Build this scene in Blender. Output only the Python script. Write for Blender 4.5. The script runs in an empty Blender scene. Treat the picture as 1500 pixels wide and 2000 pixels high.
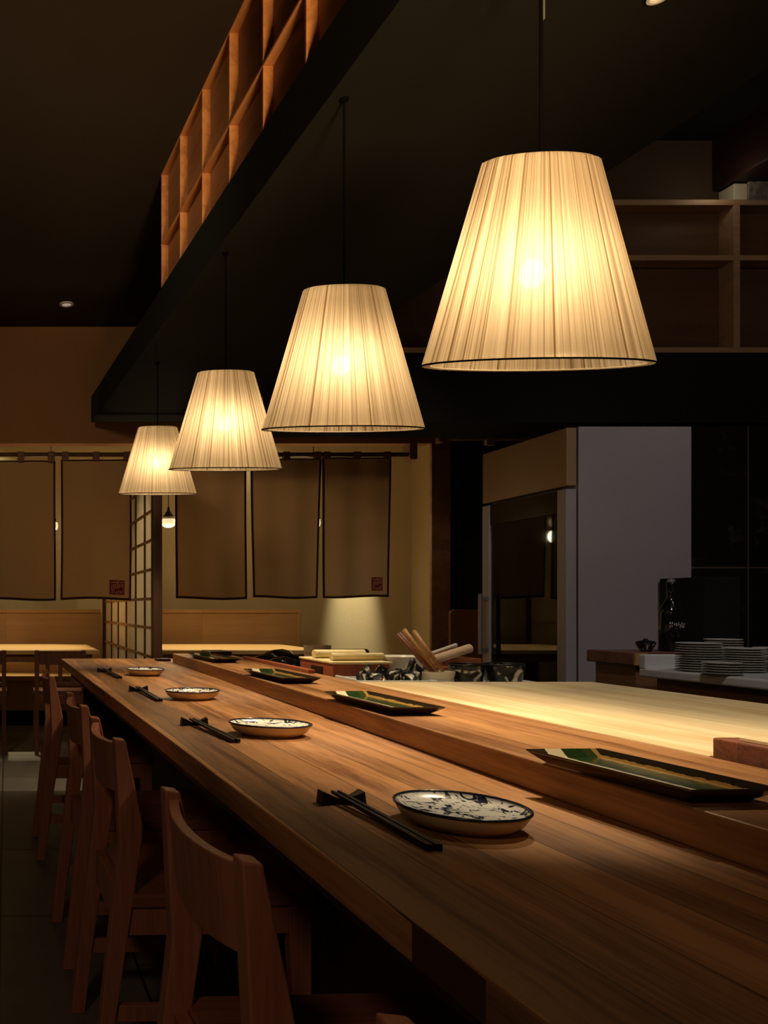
import bpy, bmesh, math, random
from mathutils import Vector, Matrix
random.seed(7)
PI = math.pi
scene = bpy.context.scene
C = scene.collection

# ------------------------------------------------------------------ camera
F, PX, PY, CZ = 1700.0, 12.0, 1187.0, 1.034
cam_d = bpy.data.cameras.new('camera')
cam = bpy.data.objects.new('camera', cam_d); C.objects.link(cam)
cam.location = (0, 0, CZ); cam.rotation_euler = (PI / 2, 0, 0)
cam_d.sensor_fit = 'VERTICAL'; cam_d.sensor_height = 36.0; cam_d.sensor_width = 27.0
cam_d.lens = F / 2000.0 * 36.0
cam_d.shift_x = (750 - PX) / 2000.0
cam_d.shift_y = (PY - 1000) / 2000.0
cam_d.clip_start = 0.02; cam_d.clip_end = 60
scene.camera = cam
vs = scene.view_settings
vs.view_transform = 'Standard'; vs.look = 'None'; vs.gamma = 1; vs.use_curve_mapping = False
vs.exposure = 0.0
scene.cycles.use_denoising = True
scene.cycles.max_bounces = 8
scene.cycles.sample_clamp_indirect = 3.0
scene.cycles.caustics_reflective = False
scene.cycles.caustics_refractive = False

# ------------------------------------------------------------------ materials
def srgb(r, g, b):
    f = lambda c: (c / 255 / 12.92) if c / 255 <= .04045 else ((c / 255 + .055) / 1.055) ** 2.4
    return (f(r), f(g), f(b), 1)

def new_mat(name):
    m = bpy.data.materials.new(name); m.use_nodes = True
    nt = m.node_tree
    b = nt.nodes['Principled BSDF']
    return m, nt, b

def N(nt, kind, **kw):
    n = nt.nodes.new(kind)
    for k, v in kw.items():
        setattr(n, k, v)
    return n

def plain(name, col, rough=.5, metal=0, bump=0, bscale=60, spec=.5, var=.12):
    m, nt, b = new_mat(name)
    tc = N(nt, 'ShaderNodeTexCoord')
    no = N(nt, 'ShaderNodeTexNoise'); no.inputs['Scale'].default_value = bscale; no.inputs['Detail'].default_value = 4
    nt.links.new(tc.outputs['Object'], no.inputs['Vector'])
    mx = N(nt, 'ShaderNodeMix', data_type='RGBA')
    mx.inputs[6].default_value = tuple(c * (1 - var) for c in col[:3]) + (1,)
    mx.inputs[7].default_value = tuple(min(1, c * (1 + var)) for c in col[:3]) + (1,)
    nt.links.new(no.outputs['Fac'], mx.inputs[0])
    nt.links.new(mx.outputs[2], b.inputs['Base Color'])
    b.inputs['Roughness'].default_value = rough; b.inputs['Metallic'].default_value = metal
    b.inputs['Specular IOR Level'].default_value = spec
    if bump:
        bp = N(nt, 'ShaderNodeBump'); bp.inputs['Strength'].default_value = bump; bp.inputs['Distance'].default_value = .004
        nt.links.new(no.outputs['Fac'], bp.inputs['Height']); nt.links.new(bp.outputs[0], b.inputs['Normal'])
    return m

def wood(name, dark, light, axis='Y', scale=14, rough=.42, plank=0, plank_axis='X', var=.35, bump=.12, spec=.4, seam=True, stretch=.06):
    m, nt, b = new_mat(name)
    L = nt.links.new
    tc = N(nt, 'ShaderNodeTexCoord')
    mp = N(nt, 'ShaderNodeMapping')
    sc = [1, 1, 1]; sc['XYZ'.index(axis)] = stretch
    mp.inputs['Scale'].default_value = sc
    L(tc.outputs['Object'], mp.inputs['Vector'])
    vec = mp.outputs[0]
    val = None
    if plank:
        sp = N(nt, 'ShaderNodeSeparateXYZ'); L(tc.outputs['Object'], sp.inputs[0])
        dv = N(nt, 'ShaderNodeMath', operation='DIVIDE'); dv.inputs[1].default_value = plank
        L(sp.outputs['XYZ'.index(plank_axis)], dv.inputs[0])
        fl = N(nt, 'ShaderNodeMath', operation='FLOOR'); L(dv.outputs[0], fl.inputs[0])
        fr = N(nt, 'ShaderNodeMath', operation='FRACT'); L(dv.outputs[0], fr.inputs[0])
        wn = N(nt, 'ShaderNodeTexWhiteNoise', noise_dimensions='1D'); L(fl.outputs[0], wn.inputs['W'])
        ad = N(nt, 'ShaderNodeVectorMath', operation='SCALE'); ad.inputs['Scale'].default_value = 7.0
        L(wn.outputs['Color'], ad.inputs[0])
        a2 = N(nt, 'ShaderNodeVectorMath', operation='ADD'); L(mp.outputs[0], a2.inputs[0]); L(ad.outputs[0], a2.inputs[1])
        vec = a2.outputs[0]
        val = N(nt, 'ShaderNodeMapRange'); val.inputs['To Min'].default_value = 1 - var; val.inputs['To Max'].default_value = 1 + var * .5
        L(wn.outputs['Value'], val.inputs['Value'])
    n1 = N(nt, 'ShaderNodeTexNoise'); n1.inputs['Scale'].default_value = scale; n1.inputs['Detail'].default_value = 5
    n1.inputs['Roughness'].default_value = .6; n1.inputs['Distortion'].default_value = .7
    L(vec, n1.inputs['Vector'])
    n2 = N(nt, 'ShaderNodeTexNoise'); n2.inputs['Scale'].default_value = scale * 9; n2.inputs['Detail'].default_value = 3
    L(vec, n2.inputs['Vector'])
    mxv = N(nt, 'ShaderNodeMath', operation='MULTIPLY_ADD'); mxv.inputs[1].default_value = .3
    L(n2.outputs['Fac'], mxv.inputs[0])
    sub = N(nt, 'ShaderNodeMath', operation='MULTIPLY'); sub.inputs[1].default_value = .8
    L(n1.outputs['Fac'], sub.inputs[0]); L(sub.outputs[0], mxv.inputs[2])
    cr = N(nt, 'ShaderNodeValToRGB')
    cr.color_ramp.elements[0].position = .40; cr.color_ramp.elements[0].color = dark
    cr.color_ramp.elements[1].position = .63; cr.color_ramp.elements[1].color = light
    L(mxv.outputs[0], cr.inputs[0])
    out = cr.outputs[0]
    if plank:
        mu = N(nt, 'ShaderNodeMix', data_type='RGBA', blend_type='MULTIPLY'); mu.inputs[0].default_value = 1
        L(out, mu.inputs[6]); L(val.outputs[0], mu.inputs[7]); out = mu.outputs[2]
        if seam:
            lt = N(nt, 'ShaderNodeMath', operation='LESS_THAN'); lt.inputs[1].default_value = .0018 / plank
            L(fr.outputs[0], lt.inputs[0])
            m2 = N(nt, 'ShaderNodeMix', data_type='RGBA'); L(lt.outputs[0], m2.inputs[0]); L(out, m2.inputs[6])
            m2.inputs[7].default_value = tuple(c * .45 for c in dark[:3]) + (1,)
            out = m2.outputs[2]
    L(out, b.inputs['Base Color'])
    b.inputs['Roughness'].default_value = rough
    b.inputs['Specular IOR Level'].default_value = spec
    if bump:
        bp = N(nt, 'ShaderNodeBump'); bp.inputs['Strength'].default_value = bump; bp.inputs['Distance'].default_value = .002
        L(mxv.outputs[0], bp.inputs['Height']); L(bp.outputs[0], b.inputs['Normal'])
    return m

def emit(name, col, strength):
    m, nt, b = new_mat(name)
    b.inputs['Base Color'].default_value = col
    b.inputs['Emission Color'].default_value = col
    b.inputs['Emission Strength'].default_value = strength
    return m

M = {}
M['counter'] = wood('counter_wood', (.155, .058, .020, 1), (.45, .215, .080, 1), 'Y', 20, .50, plank=.092, var=.42, bump=.25, spec=.3)
M['riser'] = wood('riser_wood', (.18, .070, .024, 1), (.44, .215, .082, 1), 'Y', 18, .42, plank=.15, var=.2, bump=.15)
M['board'] = wood('hinoki_wood', (.60, .40, .18, 1), (.82, .66, .40, 1), 'Y', 9, .5, plank=.125, var=.10, bump=.05, seam=False)
M['chair'] = wood('chair_wood', (.36, .125, .070, 1), (.52, .20, .115, 1), 'Z', 20, .5, bump=.1)
M['chair_seat'] = wood('chair_seat_wood', (.30, .10, .055, 1), (.42, .155, .085, 1), 'X', 20, .5, plank=.11, plank_axis='Y', var=.2)
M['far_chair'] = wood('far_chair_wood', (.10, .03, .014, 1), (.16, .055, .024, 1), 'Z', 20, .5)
M['table'] = wood('table_wood', (.55, .32, .12, 1), (.75, .50, .22, 1), 'X', 14, .45, plank=.14, plank_axis='Y', var=.15)
M['bench'] = wood('bench_panel', (.44, .25, .10, 1), (.52, .31, .135, 1), 'X', 6, .55, plank=.9, plank_axis='X', var=.06)
M['fascia'] = plain('brown_plaster', (.30, .135, .042, 1), .8, bump=.1, bscale=30, var=.06)
M['dark_wood'] = wood('dark_wood', (.05, .02, .009, 1), (.10, .042, .018, 1), 'Y', 18, .5)
M['lattice_dark'] = wood('shoji_wood', (.035, .013, .006, 1), (.06, .024, .011, 1), 'Z', 24, .5)
M['lattice_bar'] = wood('shoji_bar_wood', (.34, .17, .06, 1), (.46, .25, .09, 1), 'Y', 24, .5)
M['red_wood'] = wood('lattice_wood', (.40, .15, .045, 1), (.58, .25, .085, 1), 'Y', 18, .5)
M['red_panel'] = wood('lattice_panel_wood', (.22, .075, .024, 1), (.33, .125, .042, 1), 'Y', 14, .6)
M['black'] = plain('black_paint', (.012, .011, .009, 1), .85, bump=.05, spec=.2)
M['ceiling'] = plain('ceiling_paint', (.030, .021, .014, 1), .9, bscale=8, spec=.2)
M['black_ceiling'] = plain('soffit_paint', (.0065, .006, .004, 1), .9, bscale=8, spec=.2)
M['cream'] = plain('cream_plaster', (.62, .50, .29, 1), .85, bump=.15, bscale=40, var=.05)
M['metal'] = plain('grey_metal', (.30, .28, .27, 1), .4, metal=.7)
M['steel'] = plain('white_steel', (.62, .60, .57, 1), .35, metal=0, var=.05)
M['brass'] = plain('brass', (.6, .42, .18, 1), .3, metal=1)
M['fridge'] = plain('fridge_paint', (.40, .355, .36, 1), .45, var=.03, bscale=10)
M['fridge_warm'] = plain('fridge_panel_warm_light', (.36, .23, .12, 1), .4, var=.03, bscale=10)  # tan is warm light reflected by the panel, put into its colour
M['cloth'] = plain('noren_linen', (.46, .275, .125, 1), .95, bump=.2, bscale=180, spec=.1, var=.07)
M['hem'] = plain('noren_hem', (.045, .014, .008, 1), .95, spec=.1)
M['stamp'] = plain('seal_red', (.13, .016, .014, 1), .9, spec=.1)
M['stamp_light'] = plain('seal_light', (.36, .16, .12, 1), .9, spec=.1)
M['cord'] = plain('black_cord', (.002, .002, .002, 1), .9, spec=.05)
M['porcelain'] = plain('porcelain_white', (.74, .68, .56, 1), .25, var=.05)
M['plate_side'] = plain('plate_side_reflection', (.62, .46, .27, 1), .3, var=.1)  # orange-brown reflection put into the side colour
M['navy'] = plain('navy_glaze', (.012, .014, .030, 1), .2)
M['lacquer'] = plain('black_lacquer', (.006, .005, .004, 1), .42, spec=.35)
M['black_gloss'] = plain('black_gloss', (.006, .006, .006, 1), .12)
M['tray_rim'] = plain('tray_dark_glaze', (.035, .022, .010, 1), .15, bscale=90, var=.4)
M['rough_plate'] = plain('stoneware_grey', (.42, .39, .34, 1), .7, bump=.5, bscale=220, var=.25)
M['leather'] = plain('brown_leatherette', (.16, .055, .022, 1), .6)
M['bamboo'] = wood('bamboo', (.55, .42, .18, 1), (.78, .64, .34, 1), 'X', 40, .5, bump=.3)
M['spoon'] = wood('spoon_wood', (.34, .15, .045, 1), (.52, .26, .09, 1), 'Z', 40, .45)
M['spoon_dark'] = wood('spoon_dark_wood', (.14, .05, .022, 1), (.24, .09, .04, 1), 'Z', 40, .45)
M['pale_wood'] = wood('pale_wood', (.60, .38, .22, 1), (.76, .54, .36, 1), 'X', 30, .5)
M['box_red'] = wood('red_brown_box', (.20, .05, .022, 1), (.32, .09, .04, 1), 'Y', 24, .4)
M['cabinet'] = wood('cabinet_wood', (.16, .065, .026, 1), (.24, .105, .045, 1), 'Y', 14, .5)
M['walnut'] = wood('walnut_block', (.14, .045, .028, 1), (.26, .10, .06, 1), 'X', 22, .45, plank=.09, plank_axis='Y', var=.3, seam=False)
M['shelf'] = wood('shelf_wood', (.36, .22, .13, 1), (.46, .29, .17, 1), 'X', 14, .55)
M['shelf_back'] = wood('shelf_back_wood', (.095, .044, .02, 1), (.13, .065, .03, 1), 'X', 10, .6)
M['kitchen_wall'] = plain('brown_wall', (.07, .038, .019, 1), .8, bscale=10)
M['beam'] = wood('beam_wood', (.018, .006, .004, 1), (.028, .009, .006, 1), 'Y', 14, .6)
M['white_box'] = plain('white_card', (.75, .66, .50, 1), .7)

def m_floor():
    m, nt, b = new_mat('stone_tiles'); L = nt.links.new
    tc = N(nt, 'ShaderNodeTexCoord')
    mp = N(nt, 'ShaderNodeMapping'); mp.inputs['Rotation'].default_value = (0, 0, PI / 2); mp.inputs['Location'].default_value = (.12, .02, 0)
    L(tc.outputs['Object'], mp.inputs[0])
    br = N(nt, 'ShaderNodeTexBrick'); br.offset = .5
    br.inputs['Scale'].default_value = 1; br.inputs['Brick Width'].default_value = .8; br.inputs['Row Height'].default_value = .4
    br.inputs['Mortar Size'].default_value = .004; br.inputs['Mortar Smooth'].default_value = 0
    br.inputs['Color1'].default_value = (.17, .15, .125, 1); br.inputs['Color2'].default_value = (.21, .19, .155, 1)
    br.inputs['Mortar'].default_value = (.02, .016, .012, 1)
    L(mp.outputs[0], br.inputs['Vector'])
    no = N(nt, 'ShaderNodeTexNoise'); no.inputs['Scale'].default_value = 6; no.inputs['Detail'].default_value = 5
    L(tc.outputs['Object'], no.inputs['Vector'])
    mr = N(nt, 'ShaderNodeMapRange'); mr.inputs['To Min'].default_value = .75; mr.inputs['To Max'].default_value = 1.2
    L(no.outputs['Fac'], mr.inputs['Value'])
    mu = N(nt, 'ShaderNodeMix', data_type='RGBA', blend_type='MULTIPLY'); mu.inputs[0].default_value = 1
    L(br.outputs['Color'], mu.inputs[6]); L(mr.outputs[0], mu.inputs[7]); L(mu.outputs[2], b.inputs['Base Color'])
    b.inputs['Roughness'].default_value = .55
    return m
M['floor'] = m_floor()

def m_tiles():
    m, nt, b = new_mat('black_glazed_tiles'); L = nt.links.new
    tc = N(nt, 'ShaderNodeTexCoord')
    sp = N(nt, 'ShaderNodeSeparateXYZ'); L(tc.outputs['Object'], sp.inputs[0])
    cb = N(nt, 'ShaderNodeCombineXYZ'); L(sp.outputs[0], cb.inputs[0]); L(sp.outputs[2], cb.inputs[1])
    mp = N(nt, 'ShaderNodeMapping'); mp.inputs['Location'].default_value = (-4.28 + .6 * 8, -1.266 + .835 * 2, 0)
    L(cb.outputs[0], mp.inputs[0])
    br = N(nt, 'ShaderNodeTexBrick'); br.offset = 0
    br.inputs['Scale'].default_value = 1; br.inputs['Brick Width'].default_value = .6; br.inputs['Row Height'].default_value = .835
    br.inputs['Mortar Size'].default_value = .004; br.inputs['Mortar Smooth'].default_value = 0
    br.inputs['Color1'].default_value = (.008, .007, .006, 1); br.inputs['Color2'].default_value = (.012, .010, .008, 1)
    br.inputs['Mortar'].default_value = (.16, .12, .09, 1)
    L(mp.outputs[0], br.inputs['Vector'])
    no = N(nt, 'ShaderNodeTexNoise'); no.inputs['Scale'].default_value = 4; no.inputs['Detail'].default_value = 7; no.inputs['Roughness'].default_value = .7
    L(mp.outputs[0], no.inputs['Vector'])
    cr = N(nt, 'ShaderNodeValToRGB'); cr.color_ramp.elements[0].position = .56; cr.color_ramp.elements[1].position = .72
    cr.color_ramp.elements[0].color = (0, 0, 0, 1); cr.color_ramp.elements[1].color = (.10, .075, .055, 1)
    L(no.outputs['Fac'], cr.inputs[0])
    ad = N(nt, 'ShaderNodeMix', data_type='RGBA', blend_type='ADD'); ad.inputs[0].default_value = 1
    L(br.outputs['Color'], ad.inputs[6]); L(cr.outputs[0], ad.inputs[7]); L(ad.outputs[2], b.inputs['Base Color'])
    b.inputs['Roughness'].default_value = .18
    return m
M['tiles'] = m_tiles()

def m_shade():
    m, nt, b = new_mat('pleated_lampshade_cloth'); L = nt.links.new
    nt.nodes.remove(b)
    out = nt.nodes['Material Output']
    uv = N(nt, 'ShaderNodeTexCoord')
    def stripes(sx, sy, lo, hi, c0, c1, dist=0):
        mp = N(nt, 'ShaderNodeMapping'); mp.inputs['Scale'].default_value = (sx, sy, 1); L(uv.outputs['UV'], mp.inputs[0])
        no = N(nt, 'ShaderNodeTexNoise'); no.inputs['Scale'].default_value = 1; no.inputs['Detail'].default_value = 3
        no.inputs['Roughness'].default_value = .65
        L(mp.outputs[0], no.inputs['Vector'])
        mr = N(nt, 'ShaderNodeMapRange'); mr.inputs['From Min'].default_value = lo; mr.inputs['From Max'].default_value = hi
        mr.inputs['To Min'].default_value = c0; mr.inputs['To Max'].default_value = c1
        L(no.outputs['Fac'], mr.inputs['Value'])
        return mr.outputs[0], no.outputs['Fac']
    a, fa = stripes(75, .22, .32, .64, .38, 1.0)
    c, fc = stripes(230, .2, .30, .50, .40, 1.0)
    d, fd = stripes(14, .3, .35, .65, .88, 1.0)
    mu = N(nt, 'ShaderNodeMath', operation='MULTIPLY'); L(a, mu.inputs[0]); L(c, mu.inputs[1])
    m2 = N(nt, 'ShaderNodeMath', operation='MULTIPLY'); L(mu.outputs[0], m2.inputs[0]); L(d, m2.inputs[1])
    def threads(freq, width, depth, sy_):
        mp = N(nt, 'ShaderNodeMapping'); mp.inputs['Scale'].default_value = (freq, sy_, 1); L(uv.outputs['UV'], mp.inputs[0])
        no = N(nt, 'ShaderNodeTexNoise'); no.inputs['Scale'].default_value = 1; no.inputs['Detail'].default_value = 1
        L(mp.outputs[0], no.inputs['Vector'])
        mr = N(nt, 'ShaderNodeMapRange'); mr.inputs['From Min'].default_value = width; mr.inputs['From Max'].default_value = width + .06
        mr.inputs['To Min'].default_value = 1; mr.inputs['To Max'].default_value = depth; L(no.outputs['Fac'], mr.inputs['Value'])
        return mr.outputs[0]
    m3 = N(nt, 'ShaderNodeMath', operation='MULTIPLY'); L(m2.outputs[0], m3.inputs[0]); L(threads(210, .545, .40, .12), m3.inputs[1])
    m4 = N(nt, 'ShaderNodeMath', operation='MULTIPLY'); L(m3.outputs[0], m4.inputs[0]); L(threads(110, .60, .06, .07), m4.inputs[1])
    m2 = m4
    col = N(nt, 'ShaderNodeMix', data_type='RGBA')
    col.inputs[6].default_value = (.24, .145, .065, 1); col.inputs[7].default_value = (.88, .75, .56, 1)
    L(m2.outputs[0], col.inputs[0])
    bp = N(nt, 'ShaderNodeBump'); bp.inputs['Strength'].default_value = .35; bp.inputs['Distance'].default_value = .003; L(fc, bp.inputs['Height'])
    df = N(nt, 'ShaderNodeBsdfDiffuse'); L(col.outputs[2], df.inputs[0]); L(bp.outputs[0], df.inputs['Normal'])
    tr = N(nt, 'ShaderNodeBsdfTranslucent'); L(col.outputs[2], tr.inputs[0]); L(bp.outputs[0], tr.inputs['Normal'])
    mx = N(nt, 'ShaderNodeMixShader'); mx.inputs[0].default_value = .55; L(df.outputs[0], mx.inputs[1]); L(tr.outputs[0], mx.inputs[2])
    tp = N(nt, 'ShaderNodeBsdfTransparent'); tp.inputs[0].default_value = (1, .86, .6, 1)
    fac = N(nt, 'ShaderNodeMath', operation='MULTIPLY'); fac.inputs[1].default_value = .035; L(m2.outputs[0], fac.inputs[0])
    mx2 = N(nt, 'ShaderNodeMixShader'); L(fac.outputs[0], mx2.inputs[0]); L(mx.outputs[0], mx2.inputs[1]); L(tp.outputs[0], mx2.inputs[2])
    L(mx2.outputs[0], out.inputs['Surface'])
    return m
M['shade'] = m_shade()

def m_trans(name, col, fac):
    m, nt, b = new_mat(name); L = nt.links.new
    nt.nodes.remove(b); out = nt.nodes['Material Output']
    tc = N(nt, 'ShaderNodeTexCoord'); no = N(nt, 'ShaderNodeTexNoise'); no.inputs['Scale'].default_value = 30; L(tc.outputs['Object'], no.inputs['Vector'])
    mix = N(nt, 'ShaderNodeMix', data_type='RGBA'); mix.inputs[6].default_value = tuple(c * .9 for c in col[:3]) + (1,); mix.inputs[7].default_value = col
    L(no.outputs['Fac'], mix.inputs[0])
    df = N(nt, 'ShaderNodeBsdfDiffuse'); tr = N(nt, 'ShaderNodeBsdfTranslucent')
    L(mix.outputs[2], df.inputs[0]); L(mix.outputs[2], tr.inputs[0])
    mx = N(nt, 'ShaderNodeMixShader'); mx.inputs[0].default_value = fac
    L(df.outputs[0], mx.inputs[1]); L(tr.outputs[0], mx.inputs[2]); L(mx.outputs[0], out.inputs['Surface'])
    return m
M['paper'] = m_trans('shoji_paper', (.90, .80, .62, 1), .6)

def m_glass():
    m, nt, b = new_mat('dark_glass'); L = nt.links.new
    nt.nodes.remove(b); out = nt.nodes['Material Output']
    tp = N(nt, 'ShaderNodeBsdfTransparent'); tp.inputs[0].default_value = (.55, .5, .45, 1)
    gl = N(nt, 'ShaderNodeBsdfGlossy'); gl.inputs['Roughness'].default_value = .03
    fr = N(nt, 'ShaderNodeFresnel'); fr.inputs['IOR'].default_value = 1.55
    mx = N(nt, 'ShaderNodeMixShader'); L(fr.outputs[0], mx.inputs[0]); L(tp.outputs[0], mx.inputs[1]); L(gl.outputs[0], mx.inputs[2])
    L(mx.outputs[0], out.inputs['Surface'])
    return m
M['glass'] = m_glass()

def m_plate():
    # white glaze with blue-black brush leaves: layered voronoi / noise blobs
    m, nt, b = new_mat('blue_brush_porcelain'); L = nt.links.new
    tc = N(nt, 'ShaderNodeTexCoord')
    def blob(scale, sx, rot, lo, hi, off):
        mp = N(nt, 'ShaderNodeMapping'); mp.inputs['Scale'].default_value = (sx, 1, 1); mp.inputs['Rotation'].default_value = (0, 0, rot)
        mp.inputs['Location'].default_value = (off, off * .7, 0)
        L(tc.outputs['Object'], mp.inputs[0])
        no = N(nt, 'ShaderNodeTexNoise'); no.inputs['Scale'].default_value = scale; no.inputs['Detail'].default_value = 2.5; no.inputs['Distortion'].default_value = 1.6
        L(mp.outputs[0], no.inputs['Vector'])
        mr = N(nt, 'ShaderNodeMapRange'); mr.inputs['From Min'].default_value = lo; mr.inputs['From Max'].default_value = hi
        L(no.outputs['Fac'], mr.inputs['Value'])
        return mr.outputs[0]
    b1 = blob(34, 2.4, .6, .575, .60, 3)
    b2 = blob(44, .45, -.5, .58, .61, 9)
    b3 = blob(110, 1, .2, .60, .68, 5)
    c1 = N(nt, 'ShaderNodeMix', data_type='RGBA'); c1.inputs[6].default_value = (.92, .89, .78, 1); c1.inputs[7].default_value = (.42, .43, .42, 1)
    L(b3, c1.inputs[0])
    c2 = N(nt, 'ShaderNodeMix', data_type='RGBA'); c2.inputs[7].default_value = (.012, .018, .045, 1); L(b1, c2.inputs[0]); L(c1.outputs[2], c2.inputs[6])
    c3 = N(nt, 'ShaderNodeMix', data_type='RGBA'); c3.inputs[7].default_value = (.03, .045, .09, 1); L(b2, c3.inputs[0]); L(c2.outputs[2], c3.inputs[6])
    L(c3.outputs[2], b.inputs['Base Color']); b.inputs['Roughness'].default_value = .2
    return m
M['plate'] = m_plate()

def m_tray():
    m, nt, b = new_mat('striped_green_glaze'); L = nt.links.new
    tc = N(nt, 'ShaderNodeTexCoord'); sp = N(nt, 'ShaderNodeSeparateXYZ'); L(tc.outputs['Object'], sp.inputs[0])
    no = N(nt, 'ShaderNodeTexNoise'); no.inputs['Scale'].default_value = 60; no.inputs['Detail'].default_value = 4; L(tc.outputs['Object'], no.inputs['Vector'])
    ma = N(nt, 'ShaderNodeMath', operation='MULTIPLY_ADD'); ma.inputs[1].default_value = .006; L(no.outputs['Fac'], ma.inputs[0]); L(sp.outputs[0], ma.inputs[2])
    mr = N(nt, 'ShaderNodeMapRange'); mr.inputs['From Min'].default_value = -.0555; mr.inputs['From Max'].default_value = .0605; L(ma.outputs[0], mr.inputs['Value'])
    cr = N(nt, 'ShaderNodeValToRGB'); cr.color_ramp.interpolation = 'CONSTANT'
    el = cr.color_ramp.elements
    el[0].position = 0; el[0].color = (.03, .022, .012, 1)
    el[1].position = .24; el[1].color = (.62, .54, .36, 1)
    for p, c in ((.46, (.016, .034, .010, 1)), (.74, (.03, .045, .012, 1)), (.86, (.30, .17, .045, 1)), (.93, (.02, .014, .008, 1))):
        e = el.new(p); e.color = c
    L(mr.outputs[0], cr.inputs[0])
    L(cr.outputs[0], b.inputs['Base Color']); b.inputs['Roughness'].default_value = .14
    bp = N(nt, 'ShaderNodeBump'); bp.inputs['Strength'].default_value = .25; bp.inputs['Distance'].default_value = .002; L(no.outputs['Fac'], bp.inputs['Height']); L(bp.outputs[0], b.inputs['Normal'])
    return m
M['tray'] = m_tray()

def m_marble(name, a, c, lo=.48, hi=.56, sc=26):
    m, nt, b = new_mat(name); L = nt.links.new
    tc = N(nt, 'ShaderNodeTexCoord'); no = N(nt, 'ShaderNodeTexNoise'); no.inputs['Scale'].default_value = sc; no.inputs['Detail'].default_value = 4; no.inputs['Distortion'].default_value = 1.5
    L(tc.outputs['Object'], no.inputs['Vector'])
    mr = N(nt, 'ShaderNodeMapRange'); mr.inputs['From Min'].default_value = lo; mr.inputs['From Max'].default_value = hi; L(no.outputs['Fac'], mr.inputs['Value'])
    mx = N(nt, 'ShaderNodeMix', data_type='RGBA'); mx.inputs[6].default_value = a; mx.inputs[7].default_value = c; L(mr.outputs[0], mx.inputs[0])
    L(mx.outputs[2], b.inputs['Base Color']); b.inputs['Roughness'].default_value = .25
    return m
M['marble'] = m_marble('marbled_black_glaze', (.012, .011, .010, 1), (.62, .56, .44, 1), .54, .62)
M['marble2'] = m_marble('marbled_grey_glaze', (.014, .013, .012, 1), (.85, .80, .68, 1), .50, .60, 18)
M['speckle'] = m_marble('speckled_wood', (.10, .045, .02, 1), (.50, .34, .16, 1), .45, .6, 40)
M['grey_stone'] = m_marble('grey_stone', (.16, .145, .13, 1), (.34, .31, .28, 1), .4, .6, 14)
def m_bulb():
    m, nt, b = new_mat('clear_glowing_bulb'); nt.nodes.remove(b)
    em = N(nt, 'ShaderNodeEmission'); em.inputs[0].default_value = (1, .80, .46, 1); em.inputs[1].default_value = 22
    tp = N(nt, 'ShaderNodeBsdfTransparent'); ad = N(nt, 'ShaderNodeAddShader')
    nt.links.new(em.outputs[0], ad.inputs[0]); nt.links.new(tp.outputs[0], ad.inputs[1])
    nt.links.new(ad.outputs[0], nt.nodes['Material Output'].inputs['Surface'])
    return m
M['bulb'] = m_bulb()
M['pendant_glow'] = emit('pendant_glass_glow', (1, .86, .50, 1), .75)
M['led'] = emit('downlight_lens', (1, .9, .75, 1), .25)

# ------------------------------------------------------------------ mesh helpers
def Pz(px, py, z):
    Y = F * (CZ - z) / (py - PY)
    return Vector(((px - PX) * Y / F, Y, z))
def PYd(px, py, Y):
    return Vector(((px - PX) * Y / F, Y, CZ - (py - PY) * Y / F))

def hexa(bm, v):
    """v: 4 bottom + 4 top corners, counter-clockwise"""
    vs_ = [bm.verts.new(p) for p in v]
    for f in ((3, 2, 1, 0), (4, 5, 6, 7), (0, 1, 5, 4), (1, 2, 6, 5), (2, 3, 7, 6), (3, 0, 4, 7)):
        bm.faces.new([vs_[i] for i in f])
def box(bm, x0, x1, y0, y1, z0, z1):
    hexa(bm, [(x0, y0, z0), (x1, y0, z0), (x1, y1, z0), (x0, y1, z0), (x0, y0, z1), (x1, y0, z1), (x1, y1, z1), (x0, y1, z1)])
def prism_z(bm, pts, z0, z1):
    a = [bm.verts.new((x, y, z0)) for x, y in pts]; b = [bm.verts.new((x, y, z1)) for x, y in pts]
    n = len(pts)
    bm.faces.new(a[::-1]); bm.faces.new(b)
    for i in range(n):
        bm.faces.new((a[i], a[(i + 1) % n], b[(i + 1) % n], b[i]))
def prism_y(bm, pts, y0, y1):
    """profile (x,z) extruded in y"""
    a = [bm.verts.new((x, y0, z)) for x, z in pts]; b = [bm.verts.new((x, y1, z)) for x, z in pts]
    n = len(pts)
    bm.faces.new(a); bm.faces.new(b[::-1])
    for i in range(n):
        bm.faces.new((a[(i + 1) % n], a[i], b[i], b[(i + 1) % n]))
def lathe(bm, prof, seg=32, cx=0, cy=0, sx=1, sy=1, close=False):
    rings = []
    for r, z in prof:
        if r < 1e-6:
            rings.append([bm.verts.new((cx, cy, z))])
        else:
            rings.append([bm.verts.new((cx + r * sx * math.cos(2 * PI * i / seg), cy + r * sy * math.sin(2 * PI * i / seg), z)) for i in range(seg)])
    for a, b in zip(rings, rings[1:]):
        if len(a) == 1 and len(b) == 1: continue
        for i in range(seg):
            j = (i + 1) % seg
            if len(a) == 1: bm.faces.new((a[0], b[j], b[i]))
            elif len(b) == 1: bm.faces.new((a[i], a[j], b[0]))
            else: bm.faces.new((a[i], a[j], b[j], b[i]))
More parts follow.
